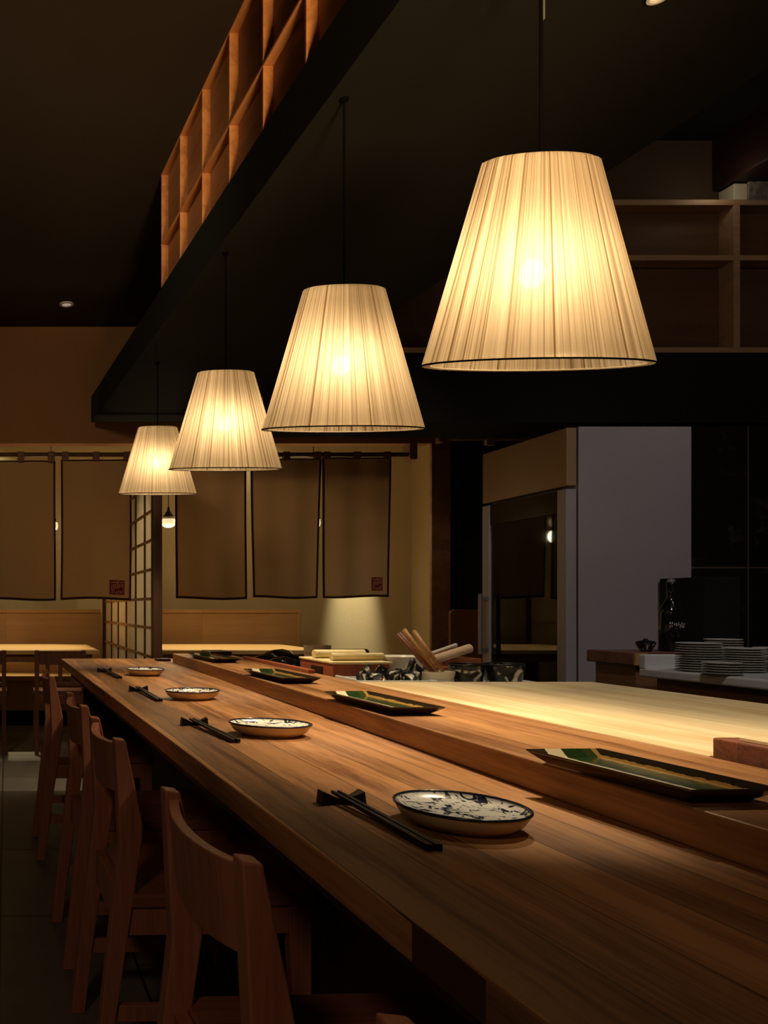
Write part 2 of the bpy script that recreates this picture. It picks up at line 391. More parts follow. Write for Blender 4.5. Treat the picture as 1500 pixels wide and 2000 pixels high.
def tube(bm, p0, p1, r0, r1=None, seg=12):
    r1 = r0 if r1 is None else r1
    p0, p1 = Vector(p0), Vector(p1); d = (p1 - p0).normalized()
    u = d.cross(Vector((0, 0, 1)))
    if u.length < 1e-4: u = Vector((1, 0, 0))
    u.normalize(); w = d.cross(u)
    a = [bm.verts.new(p0 + r0 * (math.cos(2 * PI * i / seg) * u + math.sin(2 * PI * i / seg) * w)) for i in range(seg)]
    b = [bm.verts.new(p1 + r1 * (math.cos(2 * PI * i / seg) * u + math.sin(2 * PI * i / seg) * w)) for i in range(seg)]
    bm.faces.new(a[::-1]); bm.faces.new(b)
    for i in range(seg):
        j = (i + 1) % seg
        bm.faces.new((a[i], a[j], b[j], b[i]))

def obj(name, fn, mat, parent=None, bevel=0, smooth=False, loc=None, seg=2):
    bm = bmesh.new()
    fn(bm)
    bmesh.ops.recalc_face_normals(bm, faces=bm.faces)
    me = bpy.data.meshes.new(name); bm.to_mesh(me); bm.free()
    me.materials.append(mat)
    if smooth:
        for p in me.polygons: p.use_smooth = True
    o = bpy.data.objects.new(name, me); C.objects.link(o)
    if parent: o.parent = parent
    if loc: o.location = loc
    if bevel:
        md = o.modifiers.new('bevel', 'BEVEL'); md.width = bevel; md.segments = seg; md.limit_method = 'ANGLE'; md.angle_limit = math.radians(40)
        md.harden_normals = False
    return o
def tag(o, label, cat, group=None, kind=None):
    o['label'] = label; o['category'] = cat
    if group: o['group'] = group
    if kind: o['kind'] = kind
    return o
def thing(name, label, cat, loc=(0, 0, 0), rz=0, group=None):
    o = bpy.data.objects.new(name, None); C.objects.link(o)
    o.location = loc; o.rotation_euler = (0, 0, rz); o.empty_display_size = .05
    return tag(o, label, cat, group)
def struct(name, fn, mat, label, cat, bevel=0):
    o = obj(name, fn, mat, bevel=bevel); return tag(o, label, cat, kind='structure')
def dup(root, loc, rz=0, label=None, group=None, scale=None):
    r = root.copy(); C.objects.link(r); r.location = loc; r.rotation_euler = (0, 0, rz)
    if label: r['label'] = label
    if group: r['group'] = group
    if scale: r.scale = scale
    for ch in list(root.children):
        c = ch.copy(); C.objects.link(c); c.parent = r
        for g in list(ch.children):
            d = g.copy(); C.objects.link(d); d.parent = c
    return r
def B(*a): return lambda bm: box(bm, *a)
def BS(lst):
    def f(bm):
        for a in lst: box(bm, *a)
    return f

# ------------------------------------------------------------------ the setting
struct('floor', B(-2.5, 7, -1.6, 9.0, -.06, 0), M['floor'], 'dark grey stone tile floor with thin joints', 'floor')
YF = 6.40                                   # plane of the brown wall over the dining alcove
ZF = CZ + (PY - 866) * YF / F
struct('wall_back', BS([(-2.5, 3.125, YF, YF + .12, ZF, 3.1), (3.125, 5.0, YF, YF + .12, 2.285, 3.1)]), M['fascia'],
       'brown plaster wall above the hanging curtains', 'wall')
struct('trim_1', B(3.125, 3.262, YF - .01, YF + .02, 0, 2.285), M['cabinet'], 'brown post between cream alcove and dark doorway', 'post')
struct('wall_alcove', BS([(-2.5, 4.2, 8.6, 8.7, 0, 2.75), (4.0, 4.2, YF + .13, 8.6, 0, 2.75)]), M['cream'], 'cream plaster wall behind the curtains', 'wall')
struct('ceiling_alcove', B(-2.5, 4.2, YF + .12, 8.7, 2.75, 2.8), M['cream'], 'low cream ceiling of the dining alcove', 'ceiling')
struct('wall_doorway', B(3.258, 5.4, 6.60, 6.66, 0, 2.6), M['black'], 'black backing close behind the doorway, its colour standing for the dark inside', 'wall')  # black colour stands for the darkness beyond the opening
struct('ceiling', BS([(-2.5, 1.06, -1.6, 4.15, 3.1, 3.16), (-2.5, 1.6, 4.15, YF, 3.1, 3.16)]), M['ceiling'], 'dark brown ceiling left of the black soffit', 'ceiling')

# black dropped soffit (carries the pendants); its left side carries the lattice
SZ0, SZ1, SZ2 = 2.376, 2.56, 3.14
def sx_left(y): return .981 - .058 * y
def sx_right(y): return 2.06 - .078 * y
def soffit(bm):
    a, b_ = -1.2, 6.3
    pts = [(sx_left(a), a), (sx_right(a), a), (sx_right(b_), b_), (sx_left(b_), b_)]
    prism_z(bm, pts, SZ0, SZ1)
    b_ = 4.158
    pts = [(sx_left(a) + .045, a), (sx_right(a), a), (sx_right(b_), b_), (sx_left(b_) + .045, b_)]
    prism_z(bm, pts, SZ1, 3.78)
struct('ceiling_soffit', soffit, M['black_ceiling'], 'long black dropped soffit that the pendant lamps hang from', 'soffit')

lat = thing('lattice_screen', 'reddish wooden grid screen running along the top of the black soffit', 'lattice', (0, 0, 0))
LY = [4.15 - .342 * i for i in range(14)]
LZ = [SZ1, 2.767, 3.10]
def on_left(bm, y0, y1, d0, d1, z0, z1):
    hexa(bm, [(sx_left(y0) + d0, y0, z0), (sx_left(y0) + d1, y0, z0), (sx_left(y1) + d1, y1, z0), (sx_left(y1) + d0, y1, z0),
              (sx_left(y0) + d0, y0, z1), (sx_left(y0) + d1, y0, z1), (sx_left(y1) + d1, y1, z1), (sx_left(y1) + d0, y1, z1)])
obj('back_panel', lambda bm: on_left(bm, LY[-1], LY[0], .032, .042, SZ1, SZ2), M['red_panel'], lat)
for y in LY:
    obj('upright', lambda bm, y=y: on_left(bm, y - .005, y + .005, 0, .034, SZ1, SZ2 - .005), M['red_wood'], lat, bevel=.001)
for z in LZ[1:]:
    obj('crossbar', lambda bm, z=z: on_left(bm, LY[-1] - .009, LY[0] + .009, -.001, .033, z - .005, z + .005), M['red_wood'], lat, bevel=.0015)
obj('top_rail', lambda bm: on_left(bm, LY[-1] - .009, LY[0] + .012, -.008, .03, 3.115, SZ2), M['black'], lat)

# kitchen end
struct('wall_kitchen', BS([(3.48, 6.5, 5.02, 5.12, 0, 2.10)]), M['tiles'], 'glossy black tiled kitchen wall right of the refrigerator', 'wall')
struct('trim_2', BS([(1.6, 6.5, 4.98, 5.42, 2.093, 2.492)]), M['black'], 'black lintel band under the wall shelves', 'lintel')
struct('wall_upper', B(1.6, 6.5, 5.115, 5.20, 2.492, 3.78), M['kitchen_wall'], 'dark brown upper kitchen wall behind the shelves', 'wall')
struct('ceiling_kitchen', B(1.6, 6.5, -1.2, 5.20, 3.78, 3.84), M['black'], 'black kitchen ceiling', 'ceiling')
struct('beam', B(4.146, 4.50, 1.0, 5.11, 3.477, 3.78), M['beam'], 'dark red wooden beam under the kitchen ceiling', 'beam', bevel=.004)

# wall shelf unit
sh = thing('wall_shelf', 'wide open wooden shelf unit above the black lintel', 'shelf', (0, 4.98, 2.49))
S0 = -0.0
obj('back_panel', B(2.05, 6.3, .11, .13, 0, .88), M['shelf_back'], sh)
obj('bottom_board', B(2.05, 6.3, S0, .11, .004, .034), M['shelf'], sh, bevel=.002)
obj('shelf_board', B(2.05, 6.3, S0, .11, .532, .562), M['shelf'], sh, bevel=.002)
obj('top_board', B(2.05, 6.3, S0, .13, .848, .88), M['shelf'], sh, bevel=.002)
for x in (2.05, 4.165, 6.27):
    obj('upright', B(x, x + .036, .001, .11, .03, .85), M['shelf'], sh, bevel=.002)

# ------------------------------------------------------------------ bar counter
XL = lambda y: .38 - .0152 * y
XR = lambda y: .795 + .0148 * y
bar = thing('bar_counter', 'long wooden sushi bar counter with a raised back ledge', 'counter', (0, 0, 0))
Y0, Y1 = -.35, 4.86
obj('worktop', lambda bm: prism_z(bm, [(XL(Y0), Y0), (1.10, Y0), (1.10, Y1), (XL(Y1), Y1)], .710, .75), M['counter'], bar, bevel=.003)
YR = 4.50
obj('raised_ledge', lambda bm: prism_z(bm, [(XR(Y0), Y0), (1.108, Y0), (1.125, YR), (XR(YR), YR)], .75, .798), M['riser'], bar, bevel=.003)
obj('front_panel', B(.70, .74, Y0 + .1, Y1 - .15, 0, .71), M['dark_wood'], bar)
obj('under_rail', lambda bm: prism_z(bm, [(XL(Y0) + .05, Y0), (XL(Y0) + .09, Y0), (XL(Y1) + .09, Y1 - .1), (XL(Y1) + .05, Y1 - .1)], .66, .71), M['dark_wood'], bar)
obj('end_panel', B(.42, 1.10, Y1 - .14, Y1 - .10, 0, .71), M['dark_wood'], bar)

kc = thing('kitchen_worktop', 'steel kitchen worktop behind the wooden bar ledge', 'worktop', (0, 0, 0))
obj('worktop', B(1.128, 1.93, -.35, 4.45, .735, .765), M['steel'], kc, bevel=.002)
obj('base_cabinet', B(1.14, 1.88, -.3, 4.40, 0, .735), M['cabinet'], kc)

def cut_board(bm): box(bm, 1.134, 1.885, 1.405, 2.80, .765, .796)
tag(obj('cutting_board', cut_board, M['board'], bevel=.004), 'large pale cream wooden cutting board behind the bar ledge', 'cutting board')
def walnut(bm): box(bm, 1.134, 1.90, .86, 1.398, .765, .826)
tag(obj('wooden_block', walnut, M['walnut'], bevel=.003), 'dark reddish wooden block at the near end of the pale cutting board', 'board')
p = PYd(1490, 1437, 1.34)
tag(obj('wooden_paddle', B(p.x - .02, p.x + .16, 1.30, 1.36, .826, .832), M['board'], bevel=.001), 'small pale wooden strip lying on the dark reddish block', 'strip')

# ------------------------------------------------------------------ pendant lamps over the bar
LH, LR, LT = .362, .2148, .1045
def shade_mesh(seed, sy=.55, lean=0):
    rnd = random.Random(seed)
    seg, nv = 288, 10
    off = []
    # irregular gathered pleats
    ph = [rnd.uniform(0, 2 * PI) for _ in range(6)]
    for i in range(seg):
        t = 2 * PI * i / seg
        off.append(.0016 * math.sin(48 * t + ph[0] + 1.5 * math.sin(3 * t + ph[1])) + .0010 * math.sin(72 * t + ph[2] + 2 * math.sin(5 * t + ph[3])) + rnd.uniform(-.0006, .0006))
    bm = bmesh.new()
    uvl = bm.loops.layers.uv.new('UVMap')
    rows = []
    for k in range(nv + 1):
        v = k / nv
        r = LR + (LT - LR) * v
        z = LH * v
        rows.append([bm.verts.new(((r + off[i] * (.6 + .6 * v)) * math.cos(2 * PI * i / seg), (r + off[i] * (.6 + .6 * v)) * sy * math.sin(2 * PI * i / seg), z)) for i in range(seg)])
    # rounded top shoulder
    rows.append([bm.verts.new(((LT - .008) * math.cos(2 * PI * i / seg), (LT - .008) * sy * math.sin(2 * PI * i / seg), LH + .004)) for i in range(seg)])
    for k in range(len(rows) - 1):
        for i in range(seg):
            j = (i + 1) % seg
            f = bm.faces.new((rows[k][i], rows[k][j], rows[k + 1][j], rows[k + 1][i])); f.smooth = True
            us = [i / seg, (i + 1) / seg, (i + 1) / seg, i / seg]; vv = [k / nv, k / nv, (k + 1) / nv, (k + 1) / nv]
            for lp, a, b_ in zip(f.loops, us, vv): lp[uvl].uv = (a + seed * .37, b_)
    for v in bm.verts: v.co.x += lean * v.co.z / LH
    me = bpy.data.meshes.new('shade'); bm.to_mesh(me); bm.free(); me.materials.append(M['shade'])
    return me
def ring_tube(bm, R, sy, z, r, seg=96, sub=8):
    vsr = []
    for i in range(seg):
        t = 2 * PI * i / seg
        vsr.append([bm.verts.new(((R + r * math.cos(2 * PI * k / sub)) * math.cos(t), (R + r * math.cos(2 * PI * k / sub)) * sy * math.sin(t), z + r * math.sin(2 * PI * k / sub))) for k in range(sub)])
    for i in range(seg):
        for k in range(sub):
            bm.faces.new((vsr[i][k], vsr[(i + 1) % seg][k], vsr[(i + 1) % seg][(k + 1) % sub], vsr[i][(k + 1) % sub]))
lamps = [(1049, 714, 1.66, 9.0, 'largest and nearest cream pleated pendant lamp hanging over the bar ledge', .50),
         (669.5, 839, 2.34, 7.0, 'second nearest cream pleated pendant lamp, between the largest lamp and the curtains', .50),
         (440, 917, 3.33, 5.5, 'third cream pleated pendant lamp, overlapping the smallest lamp', .50),
         (307.5, 965, 4.80, 4.0, 'smallest and farthest cream pleated pendant lamp, above the shoji screen', .50)]
BULB_W = 1.75
for n, (px, py, Y, tilt, lab, sy) in enumerate(lamps):
    p = PYd(px, py, Y)
    t = thing('pendant_lamp', lab, 'lamp', p, 0, 'pleated pendant lamps over the bar')
    th = math.radians(tilt)
    # lean towards the guests' end, top centre stays on the cord
    dy = -LH * math.sin(th); dx = dy * p.x / p.y * .8
    rot = Matrix.Rotation(th, 4, 'X')
    s = bpy.data.objects.new('shade', shade_mesh(n + 1, sy, dx)); C.objects.link(s); s.parent = t
    s.rotation_euler = rot.to_euler()
    hem = obj('hem', lambda bm: ring_tube(bm, LR + .0005, sy, .001, .0017), M['cord'], s, smooth=True)
    obj('lining', lambda bm: lathe(bm, [(LR - .003, .0005), (LR - .016, .0015), (LR - .016, .0028), (LR - .003, .0028)], 96, sx=1, sy=sy), M['porcelain'], s, smooth=True)
    obj('top_disc', lambda bm: lathe(bm, [(0, LH + .001), (LT - .010, LH + .001), (LT - .010, LH - .003), (0, LH - .003)], 64, cx=dx, sy=sy), M['porcelain'], s)  # added opaque disc, unseen from below, stops light spilling upward
    top = rot @ Vector((dx, 0, LH + .003))
    zc = SZ0 - p.z
    obj('cord', lambda bm: tube(bm, top, (top.x, top.y, zc), .0032), M['cord'], t)
    obj('canopy', lambda bm: lathe(bm, [(0, zc - .008), (.010, zc - .007), (.013, zc), (0, zc)], 16, top.x, top.y), M['cord'], t)
    bz = .165
    bl = rot @ Vector((dx * bz / LH, 0, bz))
    bulb = obj('bulb', lambda bm: lathe(bm, [(0, -.024), (.012, -.021), (.021, -.010), (.023, .002), (.018, .016), (.010, .028), (0, .030)], 20, sx=1, sy=1), M['bulb'], t, smooth=True, loc=bl + Vector((-p.x / p.y * .02, 0, 0)))
    obj('socket', lambda bm: tube(bm, bl + Vector((0, 0, .028)), top, .012, .010), M['cord'], t)
    ld = bpy.data.lights.new('bulb_light', 'POINT'); ld.energy = BULB_W; ld.color = (1, .77, .47); ld.shadow_soft_size = .035
    lo = bpy.data.objects.new('bulb_light', ld); C.objects.link(lo); lo.parent = t; lo.location = bl + Vector((-p.x / p.y * .08, .026, -.01))
    ld = bpy.data.lights.new('down_fill', 'SPOT'); ld.energy = 34; ld.color = (1, .78, .50); ld.shadow_soft_size = .022  # added downward fill for the counter; the shade holds no reflector
    ld.spot_size = math.radians(94); ld.spot_blend = .7
    lo = bpy.data.objects.new('down_fill', ld); C.objects.link(lo); lo.parent = t; lo.location = bl + Vector((0, 0, -.115))
    if n == 0:
        hx = PYd(1060, 38, 1.72) - p
        obj('cord_sleeve', lambda bm: box(bm, hx.x - .003, hx.x + .003, hx.y - .003, hx.y + .003, hx.z, zc), M['metal'], t)

# recessed spotlight in the soffit, near the top edge of the photograph
def spot_fixture(name, x, y, z, lab, grp=None, r=.042, lens='led'):
    t = thing(name, lab, 'ceiling light', (x, y, z), 0, grp)
    obj('ring', lambda bm: lathe(bm, [(r, 0), (r, -.010), (r * .7, -.010), (r * .66, -.001), (r * .66, 0)], 32), M['steel'], t, smooth=False)
    obj('lens', lambda bm: lathe(bm, [(0, -.004), (r * .65, -.004), (r * .65, -.001), (0, -.001)], 24), M[lens], t)
    return t
def spot(name, loc, target, W, angle, blend=.5, col=(1, .80, .52), size=.03):
    ld = bpy.data.lights.new(name, 'SPOT'); ld.energy = W; ld.spot_size = math.radians(angle); ld.spot_blend = blend
    ld.color = col; ld.shadow_soft_size = size
    o = bpy.data.objects.new(name, ld); C.objects.link(o); o.location = loc
    d = Vector(target) - Vector(loc); o.rotation_euler = d.to_track_quat('-Z', 'Y').to_euler()
    return o
def point(name, loc, W, col=(1, .78, .5), size=.08):
    ld = bpy.data.lights.new(name, 'POINT'); ld.energy = W; ld.color = col; ld.shadow_soft_size = size
    o = bpy.data.objects.new(name, ld); C.objects.link(o); o.location = loc
    return o
spot_fixture('spotlight', 1.425, 1.905, SZ0, 'white round spotlight rim in the black soffit, cut by the top of the photo', r=.02)
q = PYd(130, 593, (3.1 - CZ) * F / (PY - 593))
spot_fixture('downlight', q.x, q.y, 3.1, 'small unlit round downlight in the dark ceiling above the brown wall', r=.048)

# ------------------------------------------------------------------ chairs at the bar
def chair_leg_back(bm, yc):
    pts = [(-.050, 0), (-.015, 0), (.003, .156), (.060, .545), (.060, .575), (.047, .64), (.0235, .752), (0, .755), (.011, .53), (-.030, .156)]
    prism_y(bm, pts, yc - .019, yc + .019)
def make_chair(label):
    t = thing('bar_chair', label, 'chair', group='low back chairs along the bar')
    W = .186
    for s in (-1, 1):
        obj('leg', lambda bm, s=s: chair_leg_back(bm, s * W), M['chair'], t, bevel=.003)
    for s in (-1, 1):
        obj('leg', lambda bm, s=s: hexa(bm, [(.392, s * W - .018, 0), (.424, s * W - .018, 0), (.424, s * W + .018, 0), (.392, s * W + .018, 0),
                                             (.375, s * W - .020, .395), (.425, s * W - .020, .395), (.425, s * W + .020, .395), (.375, s * W + .020, .395)]), M['chair'], t, bevel=.003)
    def back(bm):
        n = 14; rows = []
        for i in range(n + 1):
            u = i / n * 2 - 1
            y = u * (W - .018)
            bow = -.022 * (1 - u * u)
            for_x = lambda z: .004 + (.75 - z) * .10
            zt, zb = .742 - .006 * (1 - u * u), .636 - .012 * (1 - u * u)
            rows.append([bm.verts.new(v) for v in ((for_x(zb) + bow, y, zb), (for_x(zb) + bow + .017, y, zb), (for_x(zt) + bow + .017, y, zt), (for_x(zt) + bow, y, zt))])
        for a, b_ in zip(rows, rows[1:]):
            for k in range(4):
                bm.faces.new((a[k], a[(k + 1) % 4], b_[(k + 1) % 4], b_[k]))
        bm.faces.new(rows[0]); bm.faces.new(rows[-1][::-1])
    obj('backrest', back, M['chair'], t, bevel=.002)
    obj('seat', B(.035, .435, -.205, .205, .395, .425), M['chair_seat'], t, bevel=.005)
    for s in (-1, 1):
        obj('apron', B(.03, .385, s * W - .011, s * W + .011, .335, .395), M['chair'], t, bevel=.002)
        obj('stretcher', B(-.015, .40, s * W - .009, s * W + .009, .15, .185), M['chair'], t, bevel=.002)
    obj('back_rail', B(.012, .034, -W + .018, W - .018, .335, .42), M['chair'], t, bevel=.002)
    obj('front_rail', B(.39, .412, -W + .018, W - .018, .335, .395), M['chair'], t, bevel=.002)
    return t
def place_chair(root, yc, xt, rz): root.location = (xt, yc, 0); root.rotation_euler = (0, 0, rz)
ch = make_chair('reddish wooden bar chair in front, with its whole curved backrest nearest the camera')
place_chair(ch, 1.16, .250, math.radians(2.6))
for yc, xt, rz, lab in ((2.05, .222, 2.2, 'second reddish bar chair, behind the nearest whole backrest'),
                        (2.69, .205, 2.0, 'third reddish bar chair from the front, half hidden by the second chair'),
                        (3.76, .170, 1.2, 'farthest reddish bar chair, at the far end of the bar counter'),
                        (.398, .260, 1.5, 'reddish bar chair cut by the bottom edge, only a post tip showing')):
    dup(ch, (xt, yc, 0), math.radians(rz), lab)

# ------------------------------------------------------------------ place settings
def plate_thing(label, p, D, rz=0):
    t = thing('round_plate', label, 'plate', (p.x, p.y, .75), rz, 'blue and white plates along the bar')
    return t
def build_plate(t):
    R = .0785
    obj('dish', lambda bm: lathe(bm, [(R * .98, .0272), (R * .90, .0215), (R * .72, .0180), (0, .0165)], 64, sy=1.14), M['plate'], t, smooth=True)
    obj('body', lambda bm: lathe(bm, [(R * .985, .0270), (R * .97, .0225), (R * .90, .0125), (R * .78, .0055), (R * .66, .0030), (R * .66, 0), (R * .60, 0), (R * .60, .004), (0, .004)], 64, sy=1.14), M['plate_side'], t, smooth=True)
    obj('rim', lambda bm: ring_tube(bm, R * .985, 1.14, .0272, .0019), M['navy'], t, smooth=True)
plates = [((899, 1574), 'nearest round blue and white patterned plate, beside the nearest chopsticks'),
          ((527, 1413), 'second nearest round blue and white patterned plate on the bar'),
          ((375.5, 1349), 'third round blue and white patterned plate, before the farthest one'),
          ((283.5, 1307), 'farthest round blue and white patterned plate near the end of the bar')]
pl0 = None
for i, ((px, py), lab) in enumerate(plates):
    p = Pz(px, py, .776)
    if pl0 is None:
        pl0 = plate_thing(lab, p, 0); build_plate(pl0)
    else:
        dup(pl0, (p.x, p.y, .75), i * 1.1, lab)
pl0.rotation_euler = (0, 0, 0)

def build_chop(t, L):
    def bow(bm):
        # bow-tie shaped rest: two flared triangles meeting in a narrow waist
        pts = [(-.032, -.013), (-.004, -.004), (.004, -.004), (.032, -.013), (.032, .013), (.004, .004), (-.004, .004), (-.032, .013)]
        a = [bm.verts.new((x, y, 0)) for x, y in pts]
        zt = [.020, .008, .008, .020, .020, .008, .008, .020]
        b_ = [bm.verts.new((x * .94, y * .9, z)) for (x, y), z in zip(pts, zt)]
        n = 8
        bm.faces.new(a[::-1])
        for q in ((0, 1, 6, 7), (1, 2, 5, 6), (2, 3, 4, 5)): bm.faces.new([b_[k] for k in q])
        for i in range(n): bm.faces.new((a[i], a[(i + 1) % n], b_[(i + 1) % n], b_[i]))
    tag(obj('chopstick_rest', bow, M['lacquer'], bevel=.0008, loc=t[0]), t[2], 'chopstick rest', 'black chopstick rests along the bar')
chops = [((655, 1543), (849, 1652), 'nearest', 'beside the nearest round plate'),
         ((374, 1402), (461, 1445), 'second nearest', 'left of the second nearest plate'),
         ((268, 1340), (312, 1366), 'third', 'left of the third plate'),
         ((202, 1305), (234, 1322), 'farthest', 'left of the farthest plate')]
for (a, b_, w, beside) in chops:
    A = Pz(a[0], a[1], .765); Bp = Pz(b_[0], b_[1], .757)
    d = (Bp - A); d.z = 0; L = d.length; d.normalize()
    rp = A + d * L * .09
    build_chop(((rp.x - .002, rp.y, .75), None, 'black bow tie shaped rest under the %s pair of chopsticks' % w), L)
    side = Vector((d.y, -d.x, 0))
    for k, (o_far, o_near) in enumerate(((-.0045, -.0055), (.0045, .0055))):
        p0 = Vector((A.x, A.y, .7625)) + side * o_far
        p1 = Vector((Bp.x, Bp.y, .7548)) + side * o_near
        def stick(bm, p0=p0, p1=p1):
            dd = (p1 - p0).normalized(); u = dd.cross(Vector((0, 0, 1))).normalized(); w_ = u.cross(dd)
            r0, r1 = .0024, .0043
            q = lambda p, r: [p + (-u - w_) * r, p + (u - w_) * r, p + (u + w_) * r, p + (-u + w_) * r]
            a_ = q(p0, r0); b2 = q(p1, r1)
            hexa(bm, a_ + b2)
        tag(obj('chopstick', stick, M['lacquer'], bevel=.0008),
            '%s black chopstick of the %s pair, %s' % ('left' if k == 1 else 'right', w, beside), 'chopstick', 'black chopsticks along the bar')

# rectangular glazed trays on the ledge
def build_tray(t):
    hx, hy = .059, .151
    def rim_pts(s, z, up=0): return [(-hx * s[0], -hy * s[1], z), (hx * s[0], -hy * s[1], z), (hx * s[0], hy * s[1], z), (-hx * s[0], hy * s[1], z)]
    def outer(bm):
        lv = [rim_pts((.70, .82), 0), rim_pts((.74, .84), .004), rim_pts((1.0, 1.0), .0185), rim_pts((1.0, 1.0), .0205), rim_pts((.955, .982), .0205)]
        R_ = [[bm.verts.new(v) for v in l] for l in lv]
        bm.faces.new(R_[0][::-1])
        for a, b_ in zip(R_, R_[1:]):
            for i in range(4): bm.faces.new((a[i], a[(i + 1) % 4], b_[(i + 1) % 4], b_[i]))
    def inner(bm):
        lv = [rim_pts((.957, .983), .0207), rim_pts((.80, .88), .0095)]
        R_ = [[bm.verts.new(v) for v in l] for l in lv]
        for i in range(4): bm.faces.new((R_[1][i], R_[1][(i + 1) % 4], R_[0][(i + 1) % 4], R_[0][i]))
        bm.faces.new(R_[1])
    obj('body', outer, M['tray_rim'], t, bevel=.0015)
    obj('striped_dish', inner, M['tray'], t)
trays = [(.860, 1.182, 1, 3, 'nearest long green and cream striped rectangular plate on the ledge'),
         (.888, 2.07, 1.22, 2, 'second nearest long green striped rectangular plate on the ledge'),
         (.905, 2.88, 1.33, 2, 'third long green striped rectangular plate, left of the red wooden box'),
         (.932, 3.92, 1.5, 2, 'farthest long dark rectangular plate at the far end of the ledge')]
tr0 = None
for (x, y, s, rz, lab) in trays:
    if tr0 is None:
        tr0 = thing('rectangular_plate', lab, 'plate', (x, y, .798), math.radians(rz), 'striped rectangular plates on the ledge'); build_tray(tr0)
    else:
        dup(tr0, (x, y, .798), math.radians(rz), lab, scale=(1.0, s, 1.0))

# ------------------------------------------------------------------ things behind the ledge
ZK = .765
def bx(px0, px1, Y, dY):   # x extents at depth Y
    return ((px0 - PX) * Y / F, (px1 - PX) * Y / F, Y, Y + dY)
# black bundle and dishes at the far end
def lump(seed, sx, sy, sz, rough=.25, n=3):
    rnd = random.Random(seed)
    def f(bm):
        bmesh.ops.create_icosphere(bm, subdivisions=n, radius=1)
        ph = [(Vector((rnd.uniform(-1, 1), rnd.uniform(-1, 1), rnd.uniform(-1, 1))) * 5, rnd.uniform(0, 6)) for _ in range(6)]
        for v in bm.verts:
            k = 1 + sum(rough / 3 * math.sin(v.co.dot(a) + b_) for a, b_ in ph)
            v.co = Vector((v.co.x * sx * k, v.co.y * sy * k, max(-sz * .55, v.co.z * sz * k)))
        for v in bm.verts: v.co.z += sz * .55
    return f
tag(obj('bundle', lump(3, .115, .14, .040, .35), M['black_gloss'], smooth=True, loc=(1.28, 4.12, ZK)), 'shiny black bundled cloth behind the ledge near the far end', 'bundle')
tag(obj('bundle', lump(5, .055, .07, .035, .35), M['black_gloss'], smooth=True, loc=(1.205, 3.78, ZK)), 'smaller crumpled black bundle in front of the shiny black one', 'bundle')
tag(obj('serving_tray', BS([(1.00, 1.11, 4.28, 4.46, .798, .818)]), M['lacquer'], bevel=.004), 'flat black lacquer tray at the far end of the ledge', 'tray')
tag(obj('pen_tray', BS([(.80, .875, 4.62, 4.70, .75, .762)]), M['lacquer'], bevel=.003), 'small black tray at the far end of the low counter', 'tray')
tag(obj('wooden_strip', lambda bm: hexa(bm, [(1.085, 3.12, .798), (1.108, 3.12, .798), (1.108, 4.0, .798), (1.085, 4.0, .798), (1.085, 3.12, .812), (1.108, 3.12, .812), (1.108, 4.0, .812), (1.085, 4.0, .812)]), M['box_red'], bevel=.002),
    'long thin reddish wooden strip along the back of the ledge', 'strip')
# red-brown box with a slot, pale lid and mats on it
rb = thing('wooden_box', 'red brown wooden box with a dark handle slot and pale lid', 'box', (0, 0, 0))
obj('body', BS([(1.135, 1.150, 3.02, 3.36, ZK, .838), (1.150, 1.33, 3.02, 3.035, ZK, .838), (1.150, 1.33, 3.345, 3.36, ZK, .838), (1.315, 1.33, 3.035, 3.345, ZK, .838), (1.150, 1.315, 3.035, 3.345, ZK, ZK + .01)]), M['box_red'], rb, bevel=.002)
obj('handle_slot', B(1.131, 1.1355, 3.12, 3.23, .795, .822), M['lacquer'], rb)
obj('lid', B(1.131, 1.340, 3.015, 3.365, .838, .846), M['bamboo'], rb, bevel=.002)
for k, (x0, x1, y, z, r, lab) in enumerate(((1.25, 1.53, 3.52, .815, .018, 'long pale bamboo roll lying behind the red brown box'),
                                       (1.145, 1.345, 3.24, .862, .016, 'pale bamboo roll lying on the lid of the red brown box'),
                                       (1.15, 1.345, 3.08, .860, .014, 'front pale bamboo roll on the lid of the red brown box'))):
    def roll(bm, x0=x0, x1=x1, y=y, z=z, r=r): tube(bm, (x0, y, z), (x1, y + .03, z), r, r * .95, 16)
    o = obj('bamboo_roll', roll, M['bamboo'], smooth=False, bevel=.001); tag(o, lab, 'rolled mat', 'rolled bamboo mats behind the ledge')
def roll3(bm): box(bm, 1.25, 1.53, 3.46, 3.60, ZK, .797)
tag(obj('folded_cloth', roll3, M['porcelain'], bevel=.006), 'folded cream cloth under the rear bamboo roll', 'cloth')
# wood grain tub and stack of dark dishes further back
def logf(bm): tube(bm, (1.46, 3.95, .82), (1.65, 3.98, .82), .026, .026, 20)
tag(obj('rolling_pin', logf, M['speckle'], bevel=.004), 'thick mottled wooden rolling pin behind the bamboo rolls', 'rolling pin')
tag(obj('wooden_rack', B(1.44, 1.655, 3.90, 4.03, ZK, .794), M['dark_wood'], bevel=.002), 'low dark wooden rack under the mottled rolling pin', 'rack')
tb = thing('wooden_tub', 'short pale wooden tub by the far end of the ledge', 'tub', (1.53, 4.28, ZK))
obj('body', lambda bm: lathe(bm, [(0, 0), (.058, 0), (.065, .085), (.057, .085), (.052, .01), (0, .01)], 32), M['pale_wood'], tb, smooth=False)
obj('hoop', lambda bm: ring_tube(bm, .0625, 1, .05, .003, 48, 6), M['brass'], tb, smooth=True)
def dishes(bm): lathe(bm, [(0, 0), (.05, 0), (.095, .02), (.09, .02), (.048, .006), (0, .006)], 40)
d0 = None
